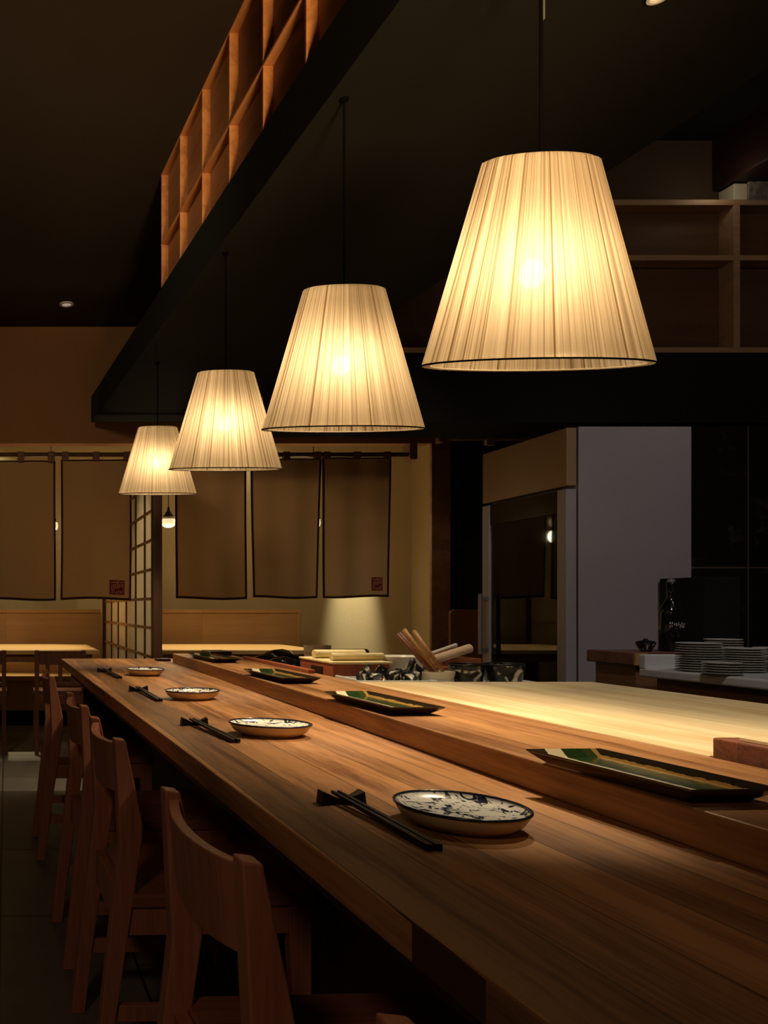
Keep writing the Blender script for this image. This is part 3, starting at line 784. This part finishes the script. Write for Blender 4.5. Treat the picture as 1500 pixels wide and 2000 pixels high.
for k in range(3):
    o = tag(obj('dark_dish', dishes, M['lacquer'], smooth=False, loc=(1.765, 3.96, ZK + k * .016)), ['bottom', 'middle', 'top'][k] + ' dark dish of the small stack right of the mottled rolling pin', 'dish', 'dark dishes behind the ledge')
# white shallow tray with plastic packets
wt = thing('white_tray', 'white shallow tray holding shiny plastic packets behind the ledge', 'tray', (0, 0, 0))
obj('body', BS([(1.13, 1.40, 2.82, 2.99, ZK, ZK + .006), (1.13, 1.137, 2.82, 2.99, ZK + .006, .803), (1.393, 1.40, 2.82, 2.99, ZK + .006, .798), (1.137, 1.393, 2.82, 2.827, ZK + .006, .798), (1.137, 1.393, 2.983, 2.99, ZK + .006, .798)]), M['steel'], wt, bevel=.002)
for k, (x, y, mat, lab) in enumerate(((1.20, 2.90, 'marble2', 'leftmost shiny plastic packet in the white tray'), (1.275, 2.91, 'marble', 'middle dark plastic packet in the white tray'),
                                 (1.345, 2.90, 'marble2', 'rightmost shiny plastic packet in the white tray'), (1.237, 2.853, 'speckle', 'small brown packet at the front of the white tray'))):
    tag(obj('plastic_packet', lump(20 + k, .032 if k < 3 else .014, .032 if k < 3 else .013, .042 if k < 3 else .02, .6), M[mat], loc=(x, y, ZK + .006)), lab, 'packet', 'packets in the white tray')
# white bowl
p = PYd(787, 1300, 3.10)
bw = thing('mixing_bowl', 'wide white ceramic bowl beside the pot of wooden spoons', 'bowl', (1.455 + .0, 3.19, ZK))
bw.location = ((787 - PX) * 3.12 / F, 3.12, .846)
bw.location.z = ZK
obj('body', lambda bm: lathe(bm, [(0, 0), (.035, 0), (.038, .006), (.062, .045), (.076, .094), (.0765, .097), (.072, .096), (.058, .045), (.03, .012), (0, .010)], 40), M['porcelain'], bw, smooth=True)
# spoon pot
sp_x = (852 - PX) * 2.90 / F
pot = thing('ceramic_pot', 'cream ceramic pot with turned rings holding wooden spoons', 'pot', (sp_x, 2.90, ZK))
obj('body', lambda bm: lathe(bm, [(0, 0), (.048, 0), (.053, .012), (.051, .020), (.055, .030), (.053, .036), (.057, .052), (.057, .058), (.051, .058), (.046, .012), (0, .010)], 40), M['porcelain'], pot, smooth=False)
for k, ((x0, y0), (x1, y1), r, mat, lab) in enumerate((
        ((842, 1312), (775, 1238), .0065, 'spoon_dark', 'leftmost dark thin wooden spoon handle in the cream pot'),
        ((848, 1316), (780, 1236), .0065, 'spoon_dark', 'second dark wooden spoon handle in the cream pot'),
        ((854, 1316), (789, 1230), .0085, 'spoon', 'thick orange wooden spoon handle in the cream pot'),
        ((866, 1312), (808, 1232), .0075, 'spoon', 'rightmost orange wooden spoon handle in the cream pot'))):
    a = PYd(x0, y0, 2.885 + .006 * k); b_ = PYd(x1, y1, 2.93 + .012 * k)
    def spn(bm, a=a, b_=b_, r=r):
        tube(bm, a, b_, r * .85, r, 12)
        dd = (b_ - a).normalized()
        tube(bm, b_, b_ + dd * .003, r, r * .55, 12)
    tag(obj('wooden_spoon', spn, M[mat], smooth=True), lab, 'spoon', 'wooden spoons in the cream pot')
# marbled pots
for k, (px, mat, r, lab) in enumerate(((911, 'marble', .056, 'black marbled pot beside the cream spoon pot'), (983, 'marble2', .064, 'black and white marbled pot at the right end of the row'))):
    t = thing('marbled_pot', lab, 'pot', ((px - PX) * 2.91 / F, 2.91, ZK), 0, 'marbled pots behind the cutting board')
    obj('body', lambda bm, r=r: lathe(bm, [(0, 0), (r * .78, 0), (r * .84, .010), (r * .97, .074), (r, .080), (r * .93, .080), (r * .8, .02), (0, .014)], 40), M[mat], t, smooth=True)
    obj('rim', lambda bm, r=r: ring_tube(bm, r * .965, 1, .080, r * .045, 48, 8), M['lacquer'], t, smooth=True)
# red box with pale rolls
tag(obj('red_box', B(1.50, 1.60, 3.10, 3.24, ZK, .822), M['box_red'], bevel=.003), 'small red wooden box between the spoon pot and the marbled pot', 'box')
tag(obj('brown_box', B(1.615, 1.76, 3.22, 3.40, ZK, .846), M['box_red'], bevel=.003), 'darker red box behind the black marbled pot', 'box')
for k, ((x0, y0), (x1, y1), r, mat, lab, Y) in enumerate((((842, 1277), (891, 1260), .008, 'porcelain', 'thin white stick leaning behind the pale roll', 3.30),
                                                 ((846, 1289), (918, 1266), .0165, 'pale_wood', 'thick pale wooden roll resting on the red boxes', 3.20))):
    a = PYd(x0, y0, Y); b_ = PYd(x1, y1, Y + .06)
    tag(obj('wooden_roll', lambda bm, a=a, b_=b_, r=r: tube(bm, a, b_, r, r, 16), M[mat], bevel=.002), lab, 'roll')

# ------------------------------------------------------------------ right kitchen counter
rc = thing('kitchen_counter', 'white topped kitchen counter with raised end lip on wooden cabinets', 'counter', (0, 0, 0))
obj('worktop', BS([(2.47, 3.35, .8, 3.40, .765, .80)]), M['steel'], rc, bevel=.008, seg=3)
obj('end_lip', B(2.47, 3.35, 3.365, 3.40, .795, .853), M['steel'], rc, bevel=.006)
obj('cabinet', B(2.52, 3.3, .85, 3.37, 0, .765), M['cabinet'], rc)
for k in range(3):
    y0 = 3.34 - .62 * (k + 1)
    dr = obj('drawer', B(2.50, 2.52, y0 + .01, y0 + .60, .60, .74), M['cabinet'], rc, bevel=.003)
    obj('knob', lambda bm, y0=y0: tube(bm, (2.50, y0 + .3, .68), (2.485, y0 + .3, .68), .01, .012, 12), M['brass'], dr)
def stone_plate(bm): lathe(bm, [(0, .001), (.034, .001), (.036, 0), (.044, 0), (.046, .0015), (.068, .0060), (.070, .0075), (.067, .0090), (.044, .0058), (0, .0052)], 28)
stacks = [((1364, 3.20), 12, 1.0, 'left tall stack', .012), ((1413, 3.33), 13, .86, 'rear stack', -.01), ((1453, 3.16), 10, .93, 'right tall stack', .004),
          ((1410, 3.03), 5, .83, 'short front stack', .0), ((1512, 3.20), 10, .9, 'stack at right edge', 0)]
base_plate = None
for (px, Y), n, s, w, jit in stacks:
    x = (px - PX) * Y / F
    for k in range(n):
        lab = 'grey stoneware plate in the %s on the white kitchen counter' % w
        if k == 0: lab = 'bottom ' + lab
        elif k == n - 1: lab = 'top ' + lab
        else:
            lab = '%s from the bottom, grey stoneware plate in the %s' % (['', 'second', 'third', 'fourth', 'fifth', 'sixth', 'seventh', 'eighth', 'ninth', 'tenth', 'eleventh', 'twelfth', 'thirteenth'][k], w)
        loc = (x + random.uniform(-.0015, .0015), Y + random.uniform(-.0015, .0015), .80 + k * .0088)
        if base_plate is None:
            base_plate = obj('stacked_plate', stone_plate, M['rough_plate'], loc=loc); o = base_plate
        else:
            o = base_plate.copy(); C.objects.link(o); o.location = loc
        o.rotation_euler = (0, 0, random.uniform(0, 6)); o.scale = (s, s, 1)
        tag(o, lab, 'plate', 'stacked grey plates on the kitchen counter')
bk = thing('wicker_basket', 'brown wicker basket behind the grey plate stacks at the right edge', 'basket', (3.08, 3.28, .80))
obj('body', lambda bm: [ring_tube(bm, .10 + .003 * k, .6, .008 + k * .013, .0075, 40, 8) for k in range(9)], M['speckle'], bk, smooth=True)
obj('bottom', lambda bm: lathe(bm, [(0, .003), (.10, .003), (.10, .012), (0, .012)], 32, sy=.6), M['speckle'], bk)
wb = thing('butcher_block', 'dark butcher block on a wooden stand left of the white kitchen counter', 'block', (0, 0, 0))
obj('block', B(2.52, 2.92, 3.50, 3.78, .802, .853), M['walnut'], wb, bevel=.004)
obj('stand', B(2.545, 2.90, 3.515, 3.76, 0, .802), M['cabinet'], wb, bevel=.003)
obj('end_grain', B(2.522, 2.575, 3.493, 3.5005, .803, .852), M['spoon'], wb)
cu = thing('small_bowl', 'small dark patterned bowl on the butcher block', 'bowl', (2.645, 3.60, .853))
obj('body', lambda bm: lathe(bm, [(0, 0), (.02, 0), (.022, .005), (.034, .030), (.036, .036), (.033, .036), (.02, .01), (0, .008)], 28), M['marble'], cu, smooth=True)
obj('lid', lambda bm: lathe(bm, [(.037, .036), (.03, .043), (.008, .047), (.008, .053), (0, .054)], 28), M['lacquer'], cu, smooth=True)

# ------------------------------------------------------------------ refrigerator
fr = thing('refrigerator', 'tall grey commercial refrigerator with a dark glass door', 'refrigerator', (0, 0, 0))
obj('body', BS([(2.895, 3.465, 4.40, 4.44, .04, 1.95), (2.895, 3.465, 5.14, 5.18, .04, 1.95), (3.43, 3.465, 4.44, 5.14, .04, 1.95), (2.895, 3.43, 4.44, 5.14, 1.64, 1.95), (2.895, 3.43, 4.44, 5.14, .04, .30)]), M['fridge'], fr, bevel=.003)
obj('foot', BS([(2.93, 2.98, 4.44, 4.49, 0, .04), (2.93, 2.98, 5.08, 5.13, 0, .04), (3.38, 3.43, 4.44, 4.49, 0, .04), (3.38, 3.43, 5.08, 5.13, 0, .04)]), M['black'], fr)
obj('upper_panel', B(2.835, 2.885, 4.402, 5.178, 1.652, 1.945), M['fridge_warm'], fr, bevel=.003)
df = obj('door', BS([(2.832, 2.885, 4.402, 4.475, .30, 1.635), (2.832, 2.885, 5.105, 5.178, .30, 1.635), (2.832, 2.885, 4.475, 5.105, .30, .42)]), M['fridge'], fr, bevel=.003)
obj('top_bar', B(2.838, 2.885, 4.475, 5.105, 1.52, 1.635), M['black_gloss'], df)
obj('glass_pane', B(2.846, 2.852, 4.475, 5.105, .42, 1.52), M['glass'], df)
obj('handle', BS([(2.785, 2.80, 5.11, 5.14, .76, 1.115), (2.80, 2.834, 5.11, 5.14, .78, .80), (2.80, 2.834, 5.11, 5.14, 1.075, 1.095)]), M['metal'], df, bevel=.003)
for z in (.55, .90, 1.17):
    obj('wire_shelf', BS([(2.90, 3.42, 4.45, 5.13, z, z + .006)] + [(2.90, 2.906, 4.45, 5.13, z, z + .018)]), M['metal'], fr)
obj('liner', BS([(3.425, 3.43, 4.441, 5.139, .30, 1.64)]), M['kitchen_wall'], fr)
# black oven-like cabinet + bottle in front of the fridge side
bc = thing('black_cabinet', 'plain black cabinet standing against the refrigerator side', 'cabinet', (0, 0, 0))
obj('body', B(3.29, 3.46, 4.10, 4.385, .03, 1.180), M['black'], bc, bevel=.006)
obj('foot', B(3.31, 3.44, 4.12, 4.36, 0, .03), M['black'], bc)
bt = thing('glass_bottle', 'dark glossy bottle in front of the black cabinet', 'bottle', ((1311 - PX) * 3.62 / F + .0, 3.62, .853))
obj('body', lambda bm: lathe(bm, [(0, 0), (.040, 0), (.044, .006), (.044, .155), (.040, .178), (.024, .205), (.017, .225), (.016, .272), (.0185, .274), (.0185, .286), (0, .286)], 32), M['black_gloss'], bt, smooth=True)
def lbl(bm):
    rnd = random.Random(4)
    for i in range(9):
        a = -PI / 2 - .75 + i * .16
        for k in range(3):
            z = .098 + rnd.uniform(0, .018); h = rnd.uniform(.003, .008)
            x, y = .0445 * math.cos(a), .0445 * math.sin(a)
            box(bm, x - .0012, x + .0012 + rnd.uniform(0, .002), y - .0008, y + .0006, z, z + h)
obj('label', lbl, M['steel'], bt)
obj('stopper', lambda bm: lathe(bm, [(0, .286), (.014, .286), (.014, .30), (0, .302)], 20), M['metal'], bt, smooth=False)
# boxes on top of the wall shelf
zs = 2.49 + .88
tag(obj('white_carton', B(4.18, 4.60, 4.997, 5.108, zs, zs + .10), M['white_box'], bevel=.003), 'white carton on top of the wall shelf beside the red beam', 'box')
tag(obj('stone_slab', B(4.25, 4.80, 4.981, 4.995, zs, zs + .105), M['grey_stone'], bevel=.003), 'grey mottled stone slab on the wall shelf, leaning on the white carton', 'slab')

# ------------------------------------------------------------------ doorway curtain rod and the thing in the doorway
dr_ = thing('doorway_rod', 'short brown curtain rod over the dark doorway', 'curtain rod', (0, 0, 0))
zr = CZ + (PY - 855) * 6.3 / F
obj('rod', lambda bm: tube(bm, (3.14, 6.33, zr), (4.0, 6.33, zr), .014), M['cabinet'], dr_)
obj('bracket', B(3.145, 3.18, 6.31, 6.392, zr - .03, zr + .03), M['cabinet'], dr_, bevel=.003)
obj('loop', B(3.485, 3.545, 6.312, 6.348, zr - .05, zr + .016), M['fascia'], dr_, bevel=.003)
def chairback(bm):
    x0, x1, z1 = (880 - PX) * 5.9 / F, (942 - PX) * 5.9 / F + .1, CZ - (1190 - PY) * 5.9 / F
    pts = [(x0, .62), (x0, z1 - .03), (x0 + .01, z1 - .01), (x0 + .03, z1), (x1, z1), (x1, .62)]
    prism_y(bm, pts[::-1], 5.9, 5.93)
kc2 = thing('side_chair', 'brown leatherette chair back standing before the dark doorway', 'chair', (0, 0, 0))
obj('backrest', chairback, M['leather'], kc2, bevel=.004)
obj('seat', B(3.03, 3.32, 5.93, 6.25, .42, .47), M['leather'], kc2, bevel=.01)
for (x, y) in ((3.04, 5.90), (3.29, 5.90), (3.04, 6.20), (3.29, 6.20)):
    obj('leg', B(x, x + .03, y, y + .03, 0, .63 if y < 6 else .43), M['dark_wood'], kc2)

# ------------------------------------------------------------------ curtains (noren)
YN = 6.30
nx = lambda px: (px - PX) * YN / F
nz = lambda py: CZ - (py - PY) * YN / F
rod = thing('curtain_rod', 'long dark wooden rod carrying the linen curtains', 'curtain rod', (0, 0, 0))
obj('rod', lambda bm: tube(bm, (-1.2, YN, nz(888)), (nx(805), YN, nz(888)), .016), M['dark_wood'], rod)
obj('bracket', B(nx(797), nx(812), YN - .03, YF - .001, nz(898), nz(866)), M['cabinet'], rod, bevel=.004)
def curtain(px0, px1, top, bot, lab, seed, stamp=False, skew=0, tabs=3):
    t = thing('noren_curtain', lab, 'curtain', (0, 0, 0), 0, 'linen curtains under the brown wall')
    rnd = random.Random(seed); ph = rnd.uniform(0, 6)
    x0, x1, z0, z1 = nx(px0), nx(px1), nz(bot), nz(top)
    nxs, nzs = 24, 24
    def surf(u, v, off=0):
        x = x0 + (x1 - x0) * u + skew * (1 - v) * .5 * (u - .3) + .006 * math.sin(3 * v + ph) * (1 - v)
        y = YN + .010 * math.sin(7 * u + ph) * (1 - v * .6) + .006 * math.sin(13 * u + 2 * ph) + off
        z = z0 + (z1 - z0) * v + .006 * math.sin(5 * u + ph) * (1 - v)
        return (x, y, z)
    th = .003
    def sheet(bm, us, vsn, o0, o1):
        g0 = [[bm.verts.new(surf(u, v, o0)) for u in us] for v in vsn]
        g1 = [[bm.verts.new(surf(u, v, o1)) for u in us] for v in vsn]
        for i in range(len(vsn) - 1):
            for j in range(len(us) - 1):
                bm.faces.new((g0[i][j], g0[i][j + 1], g0[i + 1][j + 1], g0[i + 1][j]))
                bm.faces.new((g1[i][j], g1[i + 1][j], g1[i + 1][j + 1], g1[i][j + 1]))
        n, m_ = len(us) - 1, len(vsn) - 1
        for j in range(n):
            bm.faces.new((g0[0][j], g1[0][j], g1[0][j + 1], g0[0][j + 1])); bm.faces.new((g0[m_][j], g0[m_][j + 1], g1[m_][j + 1], g1[m_][j]))
        for i in range(m_):
            bm.faces.new((g0[i][0], g0[i + 1][0], g1[i + 1][0], g1[i][0])); bm.faces.new((g0[i][n], g1[i][n], g1[i + 1][n], g0[i + 1][n]))
    lin = lambda a, b_, n: [a + (b_ - a) * i / n for i in range(n + 1)]
    obj('cloth', lambda bm: sheet(bm, lin(0, 1, nxs), lin(0, 1, nzs), -th, th), M['cloth'], t, smooth=False)
    w = .010 / (x1 - x0); h = .012 / (z1 - z0)
    def hem(bm):
        sheet(bm, lin(-.002, w * 1.3, 1), lin(0, 1, nzs), -th - .002, th + .002)
        sheet(bm, lin(1 - w * 1.3, 1.002, 1), lin(0, 1, nzs), -th - .002, th + .002)
        sheet(bm, lin(0, 1, nxs), lin(-.001, h * 1.3, 1), -th - .0025, th + .0025)
        sheet(bm, lin(0, 1, nxs), lin(1 - h * .7, 1.001, 1), -th - .0025, th + .0025)
    obj('hem', hem, M['hem'], t)
    for k in range(tabs):
        c = x0 + (x1 - x0) * (.06 + .88 * k / (tabs - 1)); zc = nz(888)
        obj('loop', lambda bm, c=c: box(bm, c - .024, c + .024, YN - .021, YN + .021, z1 - .012, zc + .020), M['leather'], t, bevel=.004)
    if stamp:
        a, b_ = stamp
        u0, u1 = (nx(a[0]) - x0) / (x1 - x0), (nx(b_[0]) - x0) / (x1 - x0)
        v0, v1 = (nz(b_[1]) - z0) / (z1 - z0), (nz(a[1]) - z0) / (z1 - z0)
        U = lambda s: u0 + (u1 - u0) * s; V = lambda s: v0 + (v1 - v0) * s
        st = obj('seal', lambda bm: sheet(bm, lin(u0, u1, 6), lin(v0, v1, 6), -th - .0012, -th + .0005), M['stamp'], t)
        strokes = [(.08, .50, .80, .88), (.50, .58, .42, .94), (.60, .94, .84, .91), (.64, .90, .56, .62), (.62, .68, .48, .74), (.86, .92, .48, .74), (.64, .9, .70, .75),
                   (.12, .18, .30, .66), (.20, .46, .64, .70), (.22, .46, .50, .55), (.24, .30, .42, .58), (.36, .42, .42, .62), (.20, .96, .31, .38),
                   (.16, .22, .06, .30), (.28, .34, .12, .22), (.44, .50, .04, .22), (.54, .92, .20, .25), (.58, .64, .08, .20), (.72, .78, .06, .20), (.84, .89, .10, .19), (.30, .44, .14, .18), (.03, .12, .13, .17)]
        def stk(bm):
            for a0, a1, b0, b1 in strokes: sheet(bm, [U(a0), U(a1)], [V(b0), V(b1)], -th - .0018, -th - .0011)
        obj('seal_strokes', stk, M['stamp_light'], st)
    return t
curtain(-26, 108, 900, 1172, 'leftmost plain linen curtain, cut by the left edge', 1)
curtain(119, 256, 898, 1171, 'linen curtain with a square red seal, left of the shoji screen', 2, stamp=((214, 1133), (243, 1161)))
curtain(343, 481, 896, 1170, 'plain linen curtain just right of the shoji screen', 3)
curtain(490, 628, 896, 1168, 'plain linen curtain, middle one between the shoji screen and the brown post', 4, skew=-.10)
curtain(630, 764, 894, 1167, 'linen curtain with a red seal at the right end of the rod', 5, stamp=((729, 1129), (751, 1155)), skew=-.05)

# ------------------------------------------------------------------ alcove: shoji, benches, tables, chairs, pendants
XS = .897
sj = thing('shoji_screen', 'tall shoji screen of white paper and dark lattice', 'screen', (0, 0, 0))
obj('paper', B(XS + .012, XS + .015, 5.32, 7.95, .14, 1.98), M['paper'], sj)
obj('post', B(XS - .012, XS + .042, 5.235, 5.32, 0, 2.05), M['lattice_dark'], sj, bevel=.003)
obj('rail', BS([(XS - .015, XS + .03, 5.32, 7.96, 0, .14), (XS - .015, XS + .03, 5.32, 7.96, 1.98, 2.05)]), M['lattice_dark'], sj)
obj('back_stile', B(XS - .015, XS + .03, 7.92, 7.98, .14, 1.98), M['lattice_dark'], sj)
def vbars(bm):
    for y in (7.475, 7.03, 6.56, 6.08, 5.68): box(bm, XS + .004, XS + .0118, y - .02, y + .02, .14, 1.98)
obj('upright_bars', vbars, M['lattice_dark'], sj)
def hbars(bm):
    for k in range(10):
        z = .18 + .182 * k
        box(bm, XS + .002, XS + .0119, 5.32, 7.92, z - .009, z + .009)
obj('cross_bars', hbars, M['lattice_bar'], sj)

YB = 8.0
bxx = lambda px: (px - PX) * YB / F
def bench(x0, x1, lab):
    t = thing('bench', lab, 'bench', (0, 0, 0), 0, 'wooden benches along the alcove wall')
    obj('backrest', B(x0, x1, YB, YB + .05, .44, .985), M['bench'], t, bevel=.003)
    obj('cap', B(x0 - .01, x1 + .02, YB - .015, YB + .075, .985, 1.02), M['bench'], t, bevel=.004)
    obj('end_post', B(x1, x1 + .03, YB - .01, YB + .06, 0, .985), M['bench'], t, bevel=.003)
    obj('seat', B(x0, x1, YB - .46, YB, .40, .44), M['table'], t, bevel=.006)
    obj('base', B(x0, x1, YB - .42, YB + .04, .14, .40), M['bench'], t)
    obj('plinth', B(x0 + .02, x1 - .02, YB - .36, YB, 0, .14), M['black'], t)
bench(-1.6, bxx(192), 'tan panelled bench on the left behind the dark wooden chairs')
bench(1.40, bxx(580), 'tan panelled bench on the right under the middle curtains')
def ztab(x0, x1, y0, y1, z, lab):
    t = thing('dining_table', lab, 'table', (0, 0, 0), 0, 'dining tables in the alcove')
    obj('tabletop', B(x0, x1, y0, y1, z - .032, z), M['table'], t, bevel=.004)
    obj('apron', BS([(x0 + .05, x1 - .05, y0 + .04, y0 + .06, z - .09, z - .032), (x0 + .05, x1 - .05, y1 - .06, y1 - .04, z - .09, z - .032)]), M['cabinet'], t)
    for x in (x0 + .05, x1 - .11):
        for y in (y0 + .05, y1 - .11):
            obj('leg', B(x, x + .06, y, y + .06, 0, z - .032), M['cabinet'], t, bevel=.003)
ztab(-1.1, .690, 6.43, 7.50, .72, 'pale wooden dining table in front of the left bench')
ztab(1.12, 2.36, 6.45, 7.50, .72, 'pale wooden dining table in front of the right bench')
def far_chair(x0, x1, y, lab):
    t = thing('dining_chair', lab, 'chair', (0, 0, 0), 0, 'dark slat back dining chairs')
    for x in (x0, x1 - .03):
        obj('leg', B(x, x + .03, y, y + .03, 0, .735), M['far_chair'], t, bevel=.002)
        obj('leg', B(x, x + .03, y + .37, y + .40, 0, .42), M['far_chair'], t, bevel=.002)
    obj('top_rail', B(x0 + .03, x1 - .03, y + .004, y + .026, .635, .73), M['far_chair'], t, bevel=.003)
    obj('lower_rail', B(x0 + .03, x1 - .03, y + .006, y + .024, .485, .51), M['far_chair'], t, bevel=.002)
    n = 3
    for k in range(n):
        c = x0 + (x1 - x0) * (k + 1) / (n + 1)
        obj('slat', B(c - .014, c + .014, y + .008, y + .022, .51, .635), M['far_chair'], t)
    obj('seat', B(x0 - .005, x1 + .005, y + .03, y + .42, .42, .45), M['far_chair'], t, bevel=.004)
    obj('apron', BS([(x0 + .03, x1 - .03, y + .004, y + .026, .36, .42)]), M['far_chair'], t)
fx = lambda px, Y: (px - PX) * Y / F
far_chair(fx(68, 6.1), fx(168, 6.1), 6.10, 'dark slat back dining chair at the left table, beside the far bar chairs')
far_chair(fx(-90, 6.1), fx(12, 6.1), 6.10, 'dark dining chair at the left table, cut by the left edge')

def small_pendant(px, py, Y, lab):
    p = PYd(px, py, Y)
    t = thing('small_pendant_lamp', lab, 'lamp', p, 0, 'small glass pendants in the alcove')
    obj('cap', lambda bm: lathe(bm, [(0, .085), (.008, .085), (.012, .055), (.045, .005), (.045, 0), (0, 0)], 24), M['lacquer'], t, smooth=False)
    obj('glass_shade', lambda bm: lathe(bm, [(.044, -.004), (.052, -.012), (.056, -.040), (.048, -.066), (.02, -.078), (0, -.080)], 24), M['pendant_glow'], t, smooth=True)
    obj('collar', lambda bm: lathe(bm, [(.044, .004), (.056, .004), (.056, -.012), (.044, -.012)], 24), M['steel'], t)
    obj('cord', lambda bm: tube(bm, (0, 0, .08), (0, 0, 2.75 - p.z), .003), M['cord'], t)
    return p
pend = [small_pendant(329, 1011, 6.95, 'small glowing glass pendant beside the shoji screen post'),
        small_pendant(612, 1012, 6.95, 'small pendant mostly hidden behind the two right curtains'),
        small_pendant(100, 1018, 6.95, 'small pendant mostly hidden behind the two left curtains')]

# ------------------------------------------------------------------ lights
for p in pend:
    point('pendant_light', (p.x, p.y, p.z - .15), 5, (1, .82, .50), .06)
xp = (690 - PX) * 8.6 / F
spot('alcove_downlight', (xp, 8.2, 2.72), (xp, 8.6, .95), 430, 20, 1.0, (1, .88, .58))
spot('alcove_strip', (-.3, 8.2, 2.6), (-.3, 8.5, 2.2), 14, 120, .8, (1, .88, .52))
spot('alcove_strip', (2.4, 8.2, 2.65), (2.4, 8.5, 2.2), 5, 130, .8, (1, .88, .52))
spot('table_fill', (1.75, 6.95, 2.72), (1.75, 6.95, .7), 200, 50, .6, (1, .84, .52))  # unseen fill added above the right table to brighten its top
spot('table_fill', (-.05, 6.95, 2.72), (-.05, 6.95, .7), 200, 50, .6, (1, .84, .52))  # same added fill over the left table
spot('board_spot', (1.44, 1.865, SZ0 - .02), (1.56, 2.0, .8), 38, 60, .7, (1, .88, .68))
spot('plate_fill', (1.05, 1.05, SZ0 - .03), (.69, 1.15, .77), 22, 15, .8, (1, .88, .68), .02)  # added accent without a fixture, brightens the nearest round plate
spot('prep_fill', (1.30, 3.0, SZ0 - .02), (1.42, 3.15, .8), 42, 50, .7, (1, .88, .66))  # added light with no fixture, lifts the things behind the ledge
spot('kitchen_fill', (2.7, 1.6, 3.6), (3.1, 4.4, 1.0), 64, 50, .9, (1, .93, .93), .15)  # unseen light added for the refrigerator side and plate stacks
spot('shelf_fill', (2.9, 1.2, 3.3), (3.9, 5.0, 3.0), 38, 50, .9, (1, .80, .58), .15)  # added fill for the wall shelf, no lamp modelled there
spot('dining_fill', (-1.0, -1.0, 2.6), (.25, 1.8, .4), 29, 70, .9, (1, .68, .42), .2)  # unseen warm fill added for chairs and floor, no pendant behind it
spot('lattice_fill', (.72, -.45, .92), (.80, 2.4, 2.86), 520, 38, .8, (1, .66, .32), .22)  # added low fill lighting the grid's undersides, no real lamp here
spot('counter_fill', (1.75, 2.1, SZ0 - .03), (2.7, 3.0, .8), 24, 60, .8, (1, .92, .88), .05)  # added cool fill for the white counter's front and its plates
spot('curtain_fill', (1.9, 2.6, 2.33), (2.15, 6.3, 1.65), 34, 34, .9, (1, .78, .50), .1)  # fill added to brighten the right-hand curtains, source unseen
spot('shoji_fill', (2.3, 5.70, 2.25), (.9, 5.72, 1.25), 90, 42, .7, (1, .84, .56), .1)  # added light shining through the paper from its right, no lamp there
spot('dining_fill', (-.9, 2.2, 2.9), (1.5, 6.4, 1.75), 75, 80, .9, (1, .78, .50), .2)  # second unseen fill, added for the curtains and brown wall
point('shelf_cove', (4.03, 4.86, 3.42), .32, (1, .86, .62), .03)

w = bpy.data.worlds.new('world'); scene.world = w; w.use_nodes = True
w.node_tree.nodes['Background'].inputs[0].default_value = (.9, .7, .5, 1)
w.node_tree.nodes['Background'].inputs[1].default_value = .012
